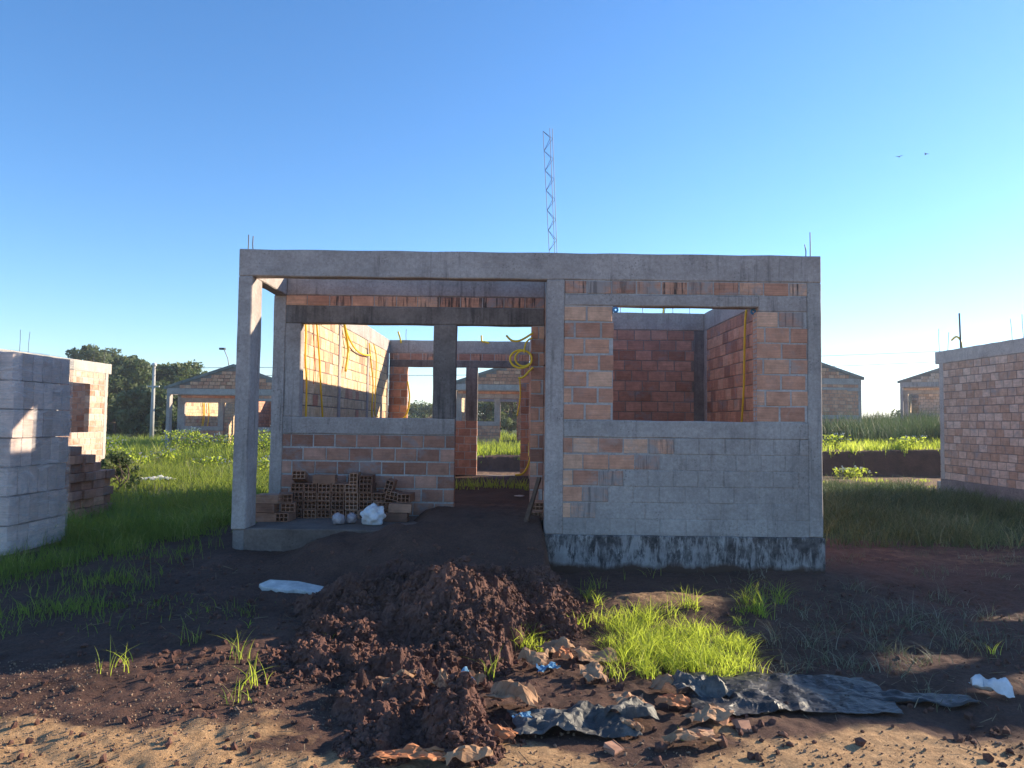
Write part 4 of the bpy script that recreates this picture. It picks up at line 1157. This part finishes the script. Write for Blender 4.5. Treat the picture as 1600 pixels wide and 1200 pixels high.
# tree-root like white scrap in far grass, small white scraps
for (px, py, s_, lb) in ((243, 757, .45, 'flat white scrap in the shaded grass beside the neighbouring house'), (686, 802, .1, 'small white scrap on the earth at the doorway threshold'), (811, 776, .14, 'crumpled grey scrap on the dirt inside the doorway')):
    z = -.38 if px < 300 else (.03 if py > 790 else -.04)
    x, y = GP(px, py, z)
    if px < 300: crumple('litter_scrap', x, y, s_*1.8, s_, .1, int(px), M['sack_white'], lb, 'scrap', amp=.05, curl=.03, res=.03, zoff=.12)
    else:
        lumpy('litter_scrap', (x, y, z+.012), s_*.5, s_*.3, .012, M['sack_white'], lb, 'scrap', int(px), .2, 2)

# ------------------------------------------------------------------ grass
def blades(name, X, Y, Hh, Wd, lean, mat, seed, tint=None, zfun=None, segs=2, parent=None, off=(0, 0, 0)):
    r = np.random.default_rng(seed); n = len(X)
    Z = (zfun or ground_z)(X, Y) - .005
    az = r.uniform(0, 2*np.pi, n); ln = lean*r.uniform(.2, 1.6, n)*Hh
    dx, dy = np.cos(az), np.sin(az); sx, sy = -dy, dx
    tw = r.uniform(0, 2*np.pi, n); wx, wy = np.cos(tw), np.sin(tw)
    rows = []
    for k in range(segs+1):
        t = k/segs; wk = Wd*(1-t)**.7*.5 if k < segs else 0*Wd
        cx = X + dx*ln*t**1.8; cy = Y + dy*ln*t**1.8; cz = Z + Hh*(t - .28*t**3*np.clip(ln/Hh, 0, 1.6))
        if k < segs:
            rows.append(np.stack([cx-wx*wk, cy-wy*wk, cz], -1)); rows.append(np.stack([cx+wx*wk, cy+wy*wk, cz], -1))
        else: rows.append(np.stack([cx, cy, cz], -1))
    nv = len(rows); V = np.stack(rows, 1).reshape(-1, 3) - np.array(off)
    fl = []
    for k in range(segs-1):
        a = 2*k; fl += [(a, a+1, a+3), (a, a+3, a+2)]
    a = 2*(segs-1); fl.append((a, a+1, a+2))
    Fc = (np.arange(n)*nv)[:, None, None] + np.array(fl)[None]; Fc = Fc.reshape(-1, 3)
    T = r.random(n) if tint is None else tint
    me = np_mesh(name, V, Fc, mat, tint=np.repeat(T, nv))
    return link(name, me, parent, off)

def scatter(n, x0, x1, y0, y1, dens=None, seed=0):
    r = np.random.default_rng(seed); X = r.uniform(x0, x1, n); Y = r.uniform(y0, y1, n)
    if dens is not None:
        k = r.random(n) < dens(X, Y); X, Y = X[k], Y[k]
    return X, Y
def infoot(X, Y, dx, dy): return (X > XL0-.02+dx) & (X < XR1+.02+dx) & (Y > YF0-.02+dy) & (Y < YB1+.02+dy)
FP = [(0, 0), (12.03, .55), (-13.96, 4.4), (-12.4, 25), (.1, 25.6), (12.75, 26), (25.2, 30.6)]
def clear(X, Y):
    k = np.ones(len(X), bool)
    for d in FP: k &= ~infoot(X, Y, *d)
    return k
def field(name, n, box, dens, h, w, lean, mat, seed, segs=2, per=14, spread=.07):
    X, Y = scatter(n // per, *box, dens, seed); rr_ = np.random.default_rng(seed+50)
    sp = spread*rr_.uniform(.4, 1.6, len(X))*(1+Y/30)
    X = (X[:, None] + rr_.normal(0, 1, (len(X), per))*sp[:, None]).ravel(); Y = (Y[:, None] + rr_.normal(0, 1, (len(Y), per))*sp[:, None]).ravel()
    k = clear(X, Y); X, Y = X[k], Y[k]; hv = np.repeat(rr_.uniform(.55, 1.35, len(k)//per), per)[k]; tv = np.repeat(rr_.normal(0, .24, len(k)//per), per)[k]
    r = np.random.default_rng(seed+1); Hh = hv*r.uniform(h[0], h[1], len(X))*(.6+.8*fbm(X*.9, Y*.9, seed+2))
    Wd = w*(1+Y/22.0)*r.uniform(.7, 1.4, len(X))
    o = blades(name, X, Y, Hh, Wd, lean, mat, seed+3, segs=segs, tint=np.clip(fbm(X*.8, Y*.8, seed+5)*.8+tv+r.normal(0, .12, len(X)), 0, 1)); tag(o, kind='stuff'); return o
# left field
field('grass', 130000, (-10.8, -2.85, 7.6, 24), lambda x, y: np.clip(fbm(x*1.1, y*1.1, 81)*3.6-1.1, .06, 1)*sstep(-2.8, -3.6, x+.3*(y < 8.4)), (.08, .36), .008, .8, M['grass'], 400, per=22, spread=.055)
field('grass', 40000, (-6.5, -2.9, 5.2, 8.2), lambda x, y: np.clip(fbm(x*1.4, y*1.4, 82)*2.6-.9, .0, 1)*sstep(-2.7, -3.8, x), (.06, .2), .005, .5, M['grass'], 410)
field('grass', 90000, (-26, 9, 23, 46), lambda x, y: np.clip(fbm(x*.5, y*.5, 83)*3-.8, .1, 1), (.2, .5), .012, .4, M['grass'], 420)
field('grass', 9000, (-16, -2.9, 11, 25), lambda x, y: np.clip(fbm(x*.9, y*.9, 89)*4-1.9, 0, 1), (.25, .5), .006, .5, M['grass_dry'], 425, per=6)
# right side, shaded
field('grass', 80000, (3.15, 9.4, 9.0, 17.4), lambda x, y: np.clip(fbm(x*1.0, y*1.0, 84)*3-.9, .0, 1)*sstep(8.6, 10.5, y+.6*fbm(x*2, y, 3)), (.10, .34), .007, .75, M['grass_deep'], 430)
field('grass', 7000, (3.3, 12, 17.4, 21.8), lambda x, y: np.clip(fbm(x*1.5, y*1.5, 85)*4-2.1, .0, 1), (.05, .14), .007, .5, M['grass_lush'], 435)
# bank top
field('grass', 30000, (-3.0, 24, 22.2, 26), lambda x, y: np.clip(fbm(x*1.2, y*1.2, 86)*3-.9, .0, 1), (.12, .32), .010, .5, M['grass_lush'], 440)
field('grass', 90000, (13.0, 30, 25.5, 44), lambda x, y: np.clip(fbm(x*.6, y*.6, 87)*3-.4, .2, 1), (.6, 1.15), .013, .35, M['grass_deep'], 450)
# inside the house
def floor_zf(X, Y): return np.full(len(X), -.06)
X, Y = scatter(900, -1.9, .3, 12.2, 13.2, lambda x, y: np.clip(fbm(x*3, y*3, 88)*4-1.6, 0, 1), 460)
tag(blades('grass', X, Y, RNG.uniform(.06, .24, len(X)), .012*np.ones(len(X)), .5, M['grass_lush'], 461, zfun=floor_zf), kind='stuff')
# lush clump in the foreground
def clump_px(n, cx, cy, rx, ry, seed):
    r = np.random.default_rng(seed); a = r.uniform(0, 6.28, n); q = np.sqrt(r.random(n))*(.75+.5*fbm(np.cos(a)*2+5, np.sin(a)*2+5, seed))
    P = [GP(cx+rx*q[i]*math.cos(a[i]), cy+ry*q[i]*math.sin(a[i]), -.37) for i in range(n)]
    return np.array(P)
parts_ = [(3900, 1060, 1008, 98, 36), (1300, 1000, 978, 58, 26), (1400, 1120, 1022, 46, 28), (300, 1195, 948, 34, 12), (500, 945, 985, 50, 26), (160, 930, 945, 30, 10), (300, 860, 985, 60, 22), (60, 1080, 948, 70, 6), (200, 1150, 960, 40, 14), (260, 790, 990, 40, 14), (260, 1010, 1040, 60, 16), (160, 1160, 1045, 30, 14)]
P = np.concatenate([clump_px(max(2, int(n_/58)), cx, cy, rx, ry, 500+i) for i, (n_, cx, cy, rx, ry) in enumerate(parts_)])
r = np.random.default_rng(9)
nt, per = len(P), 36
th = r.uniform(.30, 1.40, nt)
tx = np.repeat(P[:, 0], per) + r.normal(0, .032, nt*per); ty = np.repeat(P[:, 1], per) + r.normal(0, .032, nt*per)
Hh = np.repeat(th, per)*r.uniform(.05, .205, nt*per)
tn = np.clip(np.repeat(r.uniform(.1, .8, nt), per) + r.normal(0, .2, nt*per), 0, 1)
tag(blades('grass', tx, ty, Hh, r.uniform(.003, .0075, nt*per), 1.0, M['grass_lush'], 510, segs=4, tint=tn), kind='stuff')

def tuft_thing(px, py, n, h, label, mat='grass_lush', spread=.03, seed=0, z=-.38, group='separate grass tufts in the foreground', lean=.75, w=.006, cat='grass tuft', name='grass_tuft'):
    x, y = GP(px, py, z); zz = float(ground_z(np.array([x]), np.array([y]))[0])
    r = np.random.default_rng(seed)
    X = x + r.normal(0, spread, n); Y = y + r.normal(0, spread, n)
    o = blades(name, X, Y, r.uniform(.45, 1.1, n)*h, np.full(n, w)*r.uniform(.7, 1.3, n), lean, M[mat], seed+1, segs=5, off=(x, y, zz))
    tag(o, label, cat, group); return o
tuft_thing(520, 1007, 6, .10, 'tiny green sprout alone on dark earth left of the large heap', seed=600, spread=.012)
tuft_thing(388, 988, 5, .09, 'small green sprout uphill of the left tufts', seed=601, spread=.012)
tuft_thing(372, 1035, 14, .22, 'green tuft at the left of the dark ground', seed=602)
tuft_thing(395, 1072, 14, .20, 'spreading green tuft below the left edge of the dark ground', seed=603, spread=.04)
tuft_thing(372, 1098, 10, .16, 'bright tuft at the edge of the gravel', seed=604)
tuft_thing(766, 1045, 12, .22, 'long-bladed tuft between the large heap and the torn sacks', seed=605, spread=.02)
tuft_thing(1062, 1150, 5, .09, 'small sprout among the litter in front', seed=606, spread=.008)
tuft_thing(1552, 1015, 10, .13, 'lit sprout on the sandy ground at the right edge', seed=607, spread=.02)
tuft_thing(898, 975, 8, .14, 'thin tuft uphill of the torn sacks', seed=608, spread=.02)
tuft_thing(828, 985, 12, .16, 'tuft at the right foot of the large heap', seed=609, spread=.04)
tuft_thing(1015, 900, 9, .13, 'small tuft against the plinth under the front window', seed=610, spread=.05)
tuft_thing(975, 905, 3, .17, 'single tall blade against the plinth near the middle post', seed=611, spread=.008, lean=.3)
tuft_thing(1170, 925, 12, .20, 'bright tuft in front of the right part of the plinth', seed=612, spread=.04)
tuft_thing(1215, 930, 12, .17, 'bright tuft nearest the right corner of the house', seed=613, spread=.05)
tuft_thing(930, 915, 12, .15, 'tuft on the sandy rise left of the lush patch', seed=614, spread=.05)
tuft_thing(180, 1050, 14, .2, 'tuft in the lit stubble at the lower left', seed=615, spread=.05)
tuft_thing(300, 1010, 12, .18, 'tall tuft in the lit ground at the left', seed=616, spread=.03)
# dry weeds in the shade at the right
wp = [(1215, 1000, .22), (1270, 1005, .26), (1300, 985, .2), (1345, 960, .22), (1380, 985, .2), (1420, 975, .24), (1455, 965, .27), (1480, 985, .24), (1375, 1010, .2), (1250, 960, .18),
      (1290, 1030, .2), (1330, 1035, .18), (1400, 1045, .16), (1440, 1030, .18), (1500, 1010, .2), (1395, 945, .16), (1560, 905, .14), (1240, 1035, .16), (1200, 1050, .14), (1530, 960, .16), (1340, 920, .15), (1470, 930, .2)]
wp.sort()
NTH = ['leftmost', 'second', 'third', 'fourth', 'fifth', 'sixth', 'seventh', 'eighth', 'ninth', 'tenth', 'eleventh', 'twelfth', 'thirteenth', 'fourteenth', 'fifteenth', 'sixteenth', 'seventeenth', 'eighteenth', 'nineteenth', 'twentieth', 'twenty-first', 'rightmost']
for i, (px, py, hh) in enumerate(wp):
    tuft_thing(px, py, 34, hh*.9, 'limp grey-green weed tuft on the shaded ground, ' + NTH[i] + (' of the row' if i in (0, len(wp)-1) else ' from the left'), 'grass_dry', .07, 650+i*3, group='dry weed tufts in the shade', lean=1.25, w=.005, cat='weed', name='weed_tuft')
field('grass', 12000, (1.5, 6.8, 4.0, 9.0), lambda x, y: np.clip(fbm(x*2.2, y*2.2, 95)*3.4-1.5, 0, .8)*sstep(1.7, 2.6, x), (.02, .11), .004, .9, M['grass_dry'], 700)
field('grass', 16000, (-6.5, -1.9, 3.2, 5.6), lambda x, y: np.clip(fbm(x*2.0, y*2.0, 96)*3.4-1.5, 0, .9)*sstep(-1.6, -2.6, x), (.02, .10), .005, .7, M['grass'], 710)

# flowering weeds by the back left house
def weed(px, py, Y, h, label, seed):
    r = random.Random(seed); p = atY(px, py, Y); z = float(ground_z(np.array([p.x]), np.array([p.y]))[0])
    root = empty('flowering_weed', (p.x, p.y, z)); tag(root, label, 'weed', 'white-flowered weeds in the sunny grass')
    st_ = MB(); fl = MB(); lf = []
    for k in range(14):
        a = r.uniform(0, 6.28); l = r.uniform(.1, .5); t = Vector((math.cos(a)*l, math.sin(a)*l*.6, h*r.uniform(.6, 1.05)))
        mid = t*.5 + Vector((0, 0, h*.12)); st_.tube([(0, 0, 0), mid, t], .008, 4)
        for j in range(2):
            q = t + Vector((r.uniform(-.09, .09), r.uniform(-.09, .09), r.uniform(-.05, .05))); s_ = .026
            fl.add([q+Vector((-s_, 0, 0)), q+Vector((0, -s_, s_*.4)), q+Vector((s_, 0, 0)), q+Vector((0, s_, s_)), q+Vector((0, 0, -s_))], [(0, 1, 2, 3), (0, 4, 1), (1, 4, 2), (2, 4, 3), (3, 4, 0)])
    st_.build('stem', M['grass'], root, tint=.5); fl.build('blossom', M['flower'], root)
    n = 260; rr = np.random.default_rng(seed); V = []; Fc = []
    for k in range(n):
        q = np.array([rr.normal(0, .22), rr.normal(0, .16), rr.uniform(.05, h*.95)]); a = rr.uniform(-1, 1, 3); a /= np.linalg.norm(a); b = np.cross(a, rr.uniform(-1, 1, 3)); b /= np.linalg.norm(b)
        s_ = rr.uniform(.03, .06); V += [q-a*s_, q+b*s_*.5, q+a*s_, q-b*s_*.5]; Fc.append((4*k, 4*k+1, 4*k+2, 4*k+3))
    link('leaves', np_mesh('leaves', np.array(V), np.array(Fc), M['grass_lush'], tint=np.repeat(rr.random(n), 4)), root)
for i, (px, py, Y, hh, lb) in enumerate(((272, 712, 27, .95, 'white-flowered weed at the left corner of the gabled house'), (288, 712, 26.5, 1.0, 'white-flowered weed second from the left by the gabled house'), (305, 714, 26, .95, 'white-flowered weed third from the left by the gabled house'),
     (320, 716, 26, .8, 'low white-flowered weed left of the dark doorway'), (352, 712, 26, .75, 'small white-flowered weed just left of the porch post'), (408, 712, 25, .95, 'tall white-flowered weed between the two porch posts'),
     (418, 714, 24.5, .8, 'shorter white-flowered weed against the rear porch post'), (172, 716, 24, .7, 'white-flowered weed beside the sunlit neighbouring house'), (183, 722, 22, .55, 'lower white-flowered weed near the pole'), (1303, 698, 23.5, .5, 'small pale weed at the corner of the main house on the bank'))):
    weed(px, py, Y, hh, lb, 800+i)

for i, (px, py, Y, hh, lb) in enumerate(((215, 735, 20, .45, 'leafy weed clump in the lit grass right of the neighbouring house'), (262, 728, 22, .5, 'leafy weed clump in the lit grass below the gabled house corner'),
     (330, 735, 20, .45, 'leafy weed clump in the lit grass left of the porch post'), (410, 735, 19, .5, 'leafy weed clump seen between the two porch posts'), (1330, 742, 21, .3, 'low leafy weed at the foot of the bank'), (1420, 700, 23, .4, 'leafy weed on the edge of the bank'))):
    weed(px, py, Y, hh, lb, 840+i)

# ------------------------------------------------------------------ trees and bushes
def foliage_mesh(n, h0, h1, rad, leaf, seed, mat, nclump=26, squash=1.0, pw=1.0):
    r = np.random.default_rng(seed)
    c = []
    for k in range(nclump):
        t = r.random(); zz = h0 + (h1-h0)*t; rr = rad*(math.sin(math.pi*min(1, max(.08, (t*.85+.12))))**pw)*r.uniform(.35, 1.0); a = r.uniform(0, 6.28)
        c.append((rr*math.cos(a), rr*math.sin(a)*squash, zz, rad*r.uniform(.12, .36)))
    c = np.array(c); k = r.integers(nclump, size=n)
    d = r.normal(0, 1, (n, 3)); d /= np.linalg.norm(d, axis=1)[:, None]
    q = c[k, :3] + d*(c[k, 3:4])*(r.random((n, 1))**.45)*np.array([1.1, 1.1, .8])
    a = r.normal(0, 1, (n, 3)); a /= np.linalg.norm(a, axis=1)[:, None]; b = np.cross(a, r.normal(0, 1, (n, 3))); b /= np.linalg.norm(b, axis=1)[:, None]
    s_ = leaf*r.uniform(.6, 1.4, (n, 1))
    V = np.stack([q-a*s_, q+b*s_*.55, q+a*s_, q-b*s_*.55], 1).reshape(-1, 3)
    Fc = np.arange(4*n).reshape(n, 4)
    tt = np.clip(r.random(nclump)[k]*.6 + r.random(n)*.4, 0, 1)
    return np_mesh('crown', V, Fc, M[mat], tint=np.repeat(tt, 4)), c
def tree(x, y, h, rad, label, seed, mat='leaf', n=5200, leaf=.16, low=.15, name='tree', z=None, cat='tree', group='trees beyond the houses', nclump=46, pw=.7):
    z = float(ground_z(np.array([x]), np.array([y]))[0]) if z is None else z
    root = empty(name, (x, y, z)); tag(root, label, cat, group)
    me, c = foliage_mesh(n, h*low, h*.93, rad, leaf, seed, mat, nclump, pw=pw)
    link('crown', me, root)
    r = random.Random(seed); m = MB()
    top = h*.8; pts = [Vector((r.uniform(-.15, .15)*k, r.uniform(-.1, .1)*k, top*k/4)) for k in range(5)]
    m.tube(pts, [h*.03, h*.024, h*.018, h*.012, h*.005], 7)
    for q in c[:14]:
        st_ = pts[1].lerp(pts[3], r.random()); m.tube([st_, st_.lerp(Vector(q[:3]), .5)+Vector((0, 0, .1*h*r.random()*.5)), Vector(q[:3])], [h*.010, h*.007, h*.003], 5)
    m.build('trunk', M['bark'], root, smooth=True)
    return root
lt_ = [(192, 62, 6.6, 2.7, 'leaf', 'tall dark tree directly behind the neighbouring house wall'), (215, 56, 6.0, 2.5, 'leaf', 'dark tree left of the lamp pole'), (240, 64, 6.2, 2.8, 'leaf', 'dark tree behind the lamp pole'),
       (268, 58, 5.9, 2.5, 'leaf', 'dark tree between the lamp pole and the gabled house'), (300, 66, 6.4, 3.0, 'leaf', 'dark rounded tree rising over the left gable slope'), (178, 54, 4.4, 2.3, 'leaf', 'lower dark tree at the house corner'),
       (228, 50, 3.6, 2.2, 'leaf', 'low dark tree at the foot of the lamp pole'), (255, 50, 3.4, 2.2, 'leaf', 'low dark tree right of the lamp pole')]
for i, (px, Y, hh, rd, mt, lb) in enumerate(lt_):
    tree((px-797)/F*Y, Y, hh, rd, lb, 900+i, mt, 7500, .17, .05)
tree((140-797)/F*70, 70, 8.7, 2.6, 'pale wispy tree above the neighbouring roof beam, left one', 920, 'leaf_pale', 3200, .16, .5, nclump=16)
tree((165-797)/F*75, 75, 8.6, 2.4, 'pale wispy tree above the neighbouring roof beam, right one', 921, 'leaf_pale', 2200, .16, .5, nclump=14)
mt_ = [(755, 66, 4.6, 2.2, 'slender pale tree left in the far window'), (772, 80, 5.2, 2.2, 'pale tree behind the far window post'), (792, 62, 4.4, 2.0, 'pale tree centred in the far doorway'), (808, 74, 5.0, 2.2, 'pale tree at the right of the far doorway'),
       (650, 95, 3.6, 3.4, 'bushy tree below the distant hill'), (632, 100, 3.8, 3.2, 'bushy tree left of the distant hill foot'), (668, 90, 3.2, 3.0, 'bushy tree seen at the right end of the porch window'), (1432, 85, 3.2, 2.2, 'small pale tree seen through the far porch opening')]
for i, (px, Y, hh, rd, lb) in enumerate(mt_):
    tree((px-797)/F*Y, Y, hh, rd, lb, 940+i, 'leaf_pale', 3600, .17, .12)
x, y = GP(176, 775, -.38); tree(x, y, .85, .42, 'small leafy bush beside the brick pile at the left', 960, 'leaf', 1500, .035, .08, 'bush', cat='bush', group='bushes', nclump=16)
x, y = GP(186, 745, -.38); tree(x, y, .6, .42, 'low bush in the sunny grass by the neighbouring house corner', 961, 'leaf', 900, .04, .08, 'bush', cat='bush', group='bushes', nclump=12)
# distant woodland
X, Y = scatter(60, -60, 40, 110, 160, None, 970)
V = []; Fc = []; T = []; off = 0; r = np.random.default_rng(5)
for k in range(46):
    me_n = 420; xx, yy = r.uniform(-95, 30), r.uniform(120, 190); hh = r.uniform(2.5, 5.0); rr = r.uniform(3, 5)
    d = r.normal(0, 1, (me_n, 3)); d /= np.linalg.norm(d, axis=1)[:, None]; q = np.array([xx, yy, -1.3+hh*.45]) + d*np.array([rr, rr, hh*.5])*(r.random((me_n, 1))**.4)
    a = r.normal(0, 1, (me_n, 3)); a /= np.linalg.norm(a, axis=1)[:, None]; b = np.cross(a, r.normal(0, 1, (me_n, 3))); b /= np.linalg.norm(b, axis=1)[:, None]; s_ = .45
    V.append(np.stack([q-a*s_, q+b*s_*.6, q+a*s_, q-b*s_*.6], 1).reshape(-1, 3)); T.append(np.repeat(r.random(me_n), 4))
V = np.concatenate(V); tag(link('woodland', np_mesh('woodland', V, np.arange(len(V)).reshape(-1, 4), M['leaf_pale'], tint=np.concatenate(T))), kind='stuff')

# ------------------------------------------------------------------ poles, wires, far wall, birds
def lamp_pole(px, Y, ytop, label, arm=False):
    p = atY(px, ytop, Y); z0 = float(ground_z(np.array([p.x]), np.array([Y]))[0]); h = p.z - z0
    root = empty('lamp_pole', (p.x, Y, z0)); tag(root, label, 'lamp pole')
    m = MB(); m.tube([(0, 0, -.3), (0, 0, h*.5), (0, 0, h)], [.14, .115, .085], 10); m.build('pole', M['pole'], root, smooth=True)
    m = MB(); m.box((-.35, -.05, h*.72), (.35, .05, h*.72+.09)); m.build('crossarm', M['pole'], root)
    if arm:
        m = MB(); m.tube([(0, 0, h-.05), (-.1, 0, h+.5), (-.35, 0, h+1.05)], .03, 6); m.build('lamp_arm', M['pole'], root, smooth=True)
        m = MB(); m.box((-.62, -.12, h+1.02), (-.28, .12, h+1.14)); m.build('lamp_head', M['steel'], root)
    else:
        m = MB(); m.tube([(0, 0, h), (0, 0, h+.14), (0, 0, h+.2)], [.13, .16, .05], 10); m.build('lamp_head', M['sack_white'], root, smooth=True)  # white colour stands in for the sun's glint on the lamp head
    return p
pl = lamp_pole(241, 44, 572, 'slim concrete pole with a lamp head coloured white for its sun glint before the dark trees')
lamp_pole(358, 46, 572, 'pole with a lamp arm rising behind the left gable', True)
def wire(a, b, sag, label):
    a, b = Vector(a), Vector(b); m = MB()
    m.tube([a.lerp(b, t/16) - Vector((0, 0, sag*4*(t/16)*(1-t/16))) for t in range(17)], .016, 5)
    mid = a.lerp(b, .5); tag(m.build('overhead_wire', M['black_wire'], None, mid, loc=mid), label, 'wire')
wire((pl.x, 44, 4.0), (34, 52, 6.6), .3, 'upper overhead wire crossing behind the houses')
wire((pl.x, 44, 3.6), (34, 52, 5.9), .45, 'lower overhead wire crossing behind the houses')
m = MB(); p0 = atY(1345, 660, 95); p1 = atY(1412, 662, 95)
m.box((p0.x, 95, -1), (p1.x, 95.4, atY(1380, 656, 95).z)); o = m.build('far_wall', M['white_wall'], None, (p0.x, 95, -1), loc=(p0.x, 95, -1)); tag(o, 'pale low wall in the distance above the tall shaded grass', 'wall')
for i, (px, py, lb) in enumerate(((1405, 245, 'left of two tiny dark birds in the upper right sky'), (1447, 241, 'right of two tiny dark birds in the upper right sky'))):
    p = atY(px, py, 45); m = MB()
    m.tube([(-.09, 0, 0), (-.02, 0, .01), (.06, 0, .005), (.11, 0, .0)], [.012, .032, .026, .006], 6)
    for sg in (1, -1):
        m.add([(-.03, 0, .01), (.05, 0, .01), (.01, sg*.13, .05), (-.05, sg*.12, .05), (-.06, sg*.24, .02)], [(0, 1, 2, 3), (3, 2, 4)])
    o = m.build('bird', M['bird'], None, loc=p); o.rotation_euler = (0, .15, 1.0+i); tag(o, lb, 'bird', 'birds in the sky')

# ------------------------------------------------------------------ air
m = MB(); m.box((-950, -60, -12), (950, 1000, 19)); o = m.build('haze', None)
hz_ = bpy.data.materials.new('morning_haze'); hz_.use_nodes = True
for n_ in list(hz_.node_tree.nodes):
    if n_.type == 'BSDF_PRINCIPLED': hz_.node_tree.nodes.remove(n_)
pv = hz_.node_tree.nodes.new('ShaderNodeVolumePrincipled'); pv.inputs['Density'].default_value = 0.0009; pv.inputs['Color'].default_value = (.92, .95, 1, 1); pv.inputs['Anisotropy'].default_value = .3
hz_.node_tree.links.new(pv.outputs[0], hz_.node_tree.nodes['Material Output'].inputs['Volume'])
o.data.materials.append(hz_); tag(o, kind='stuff')
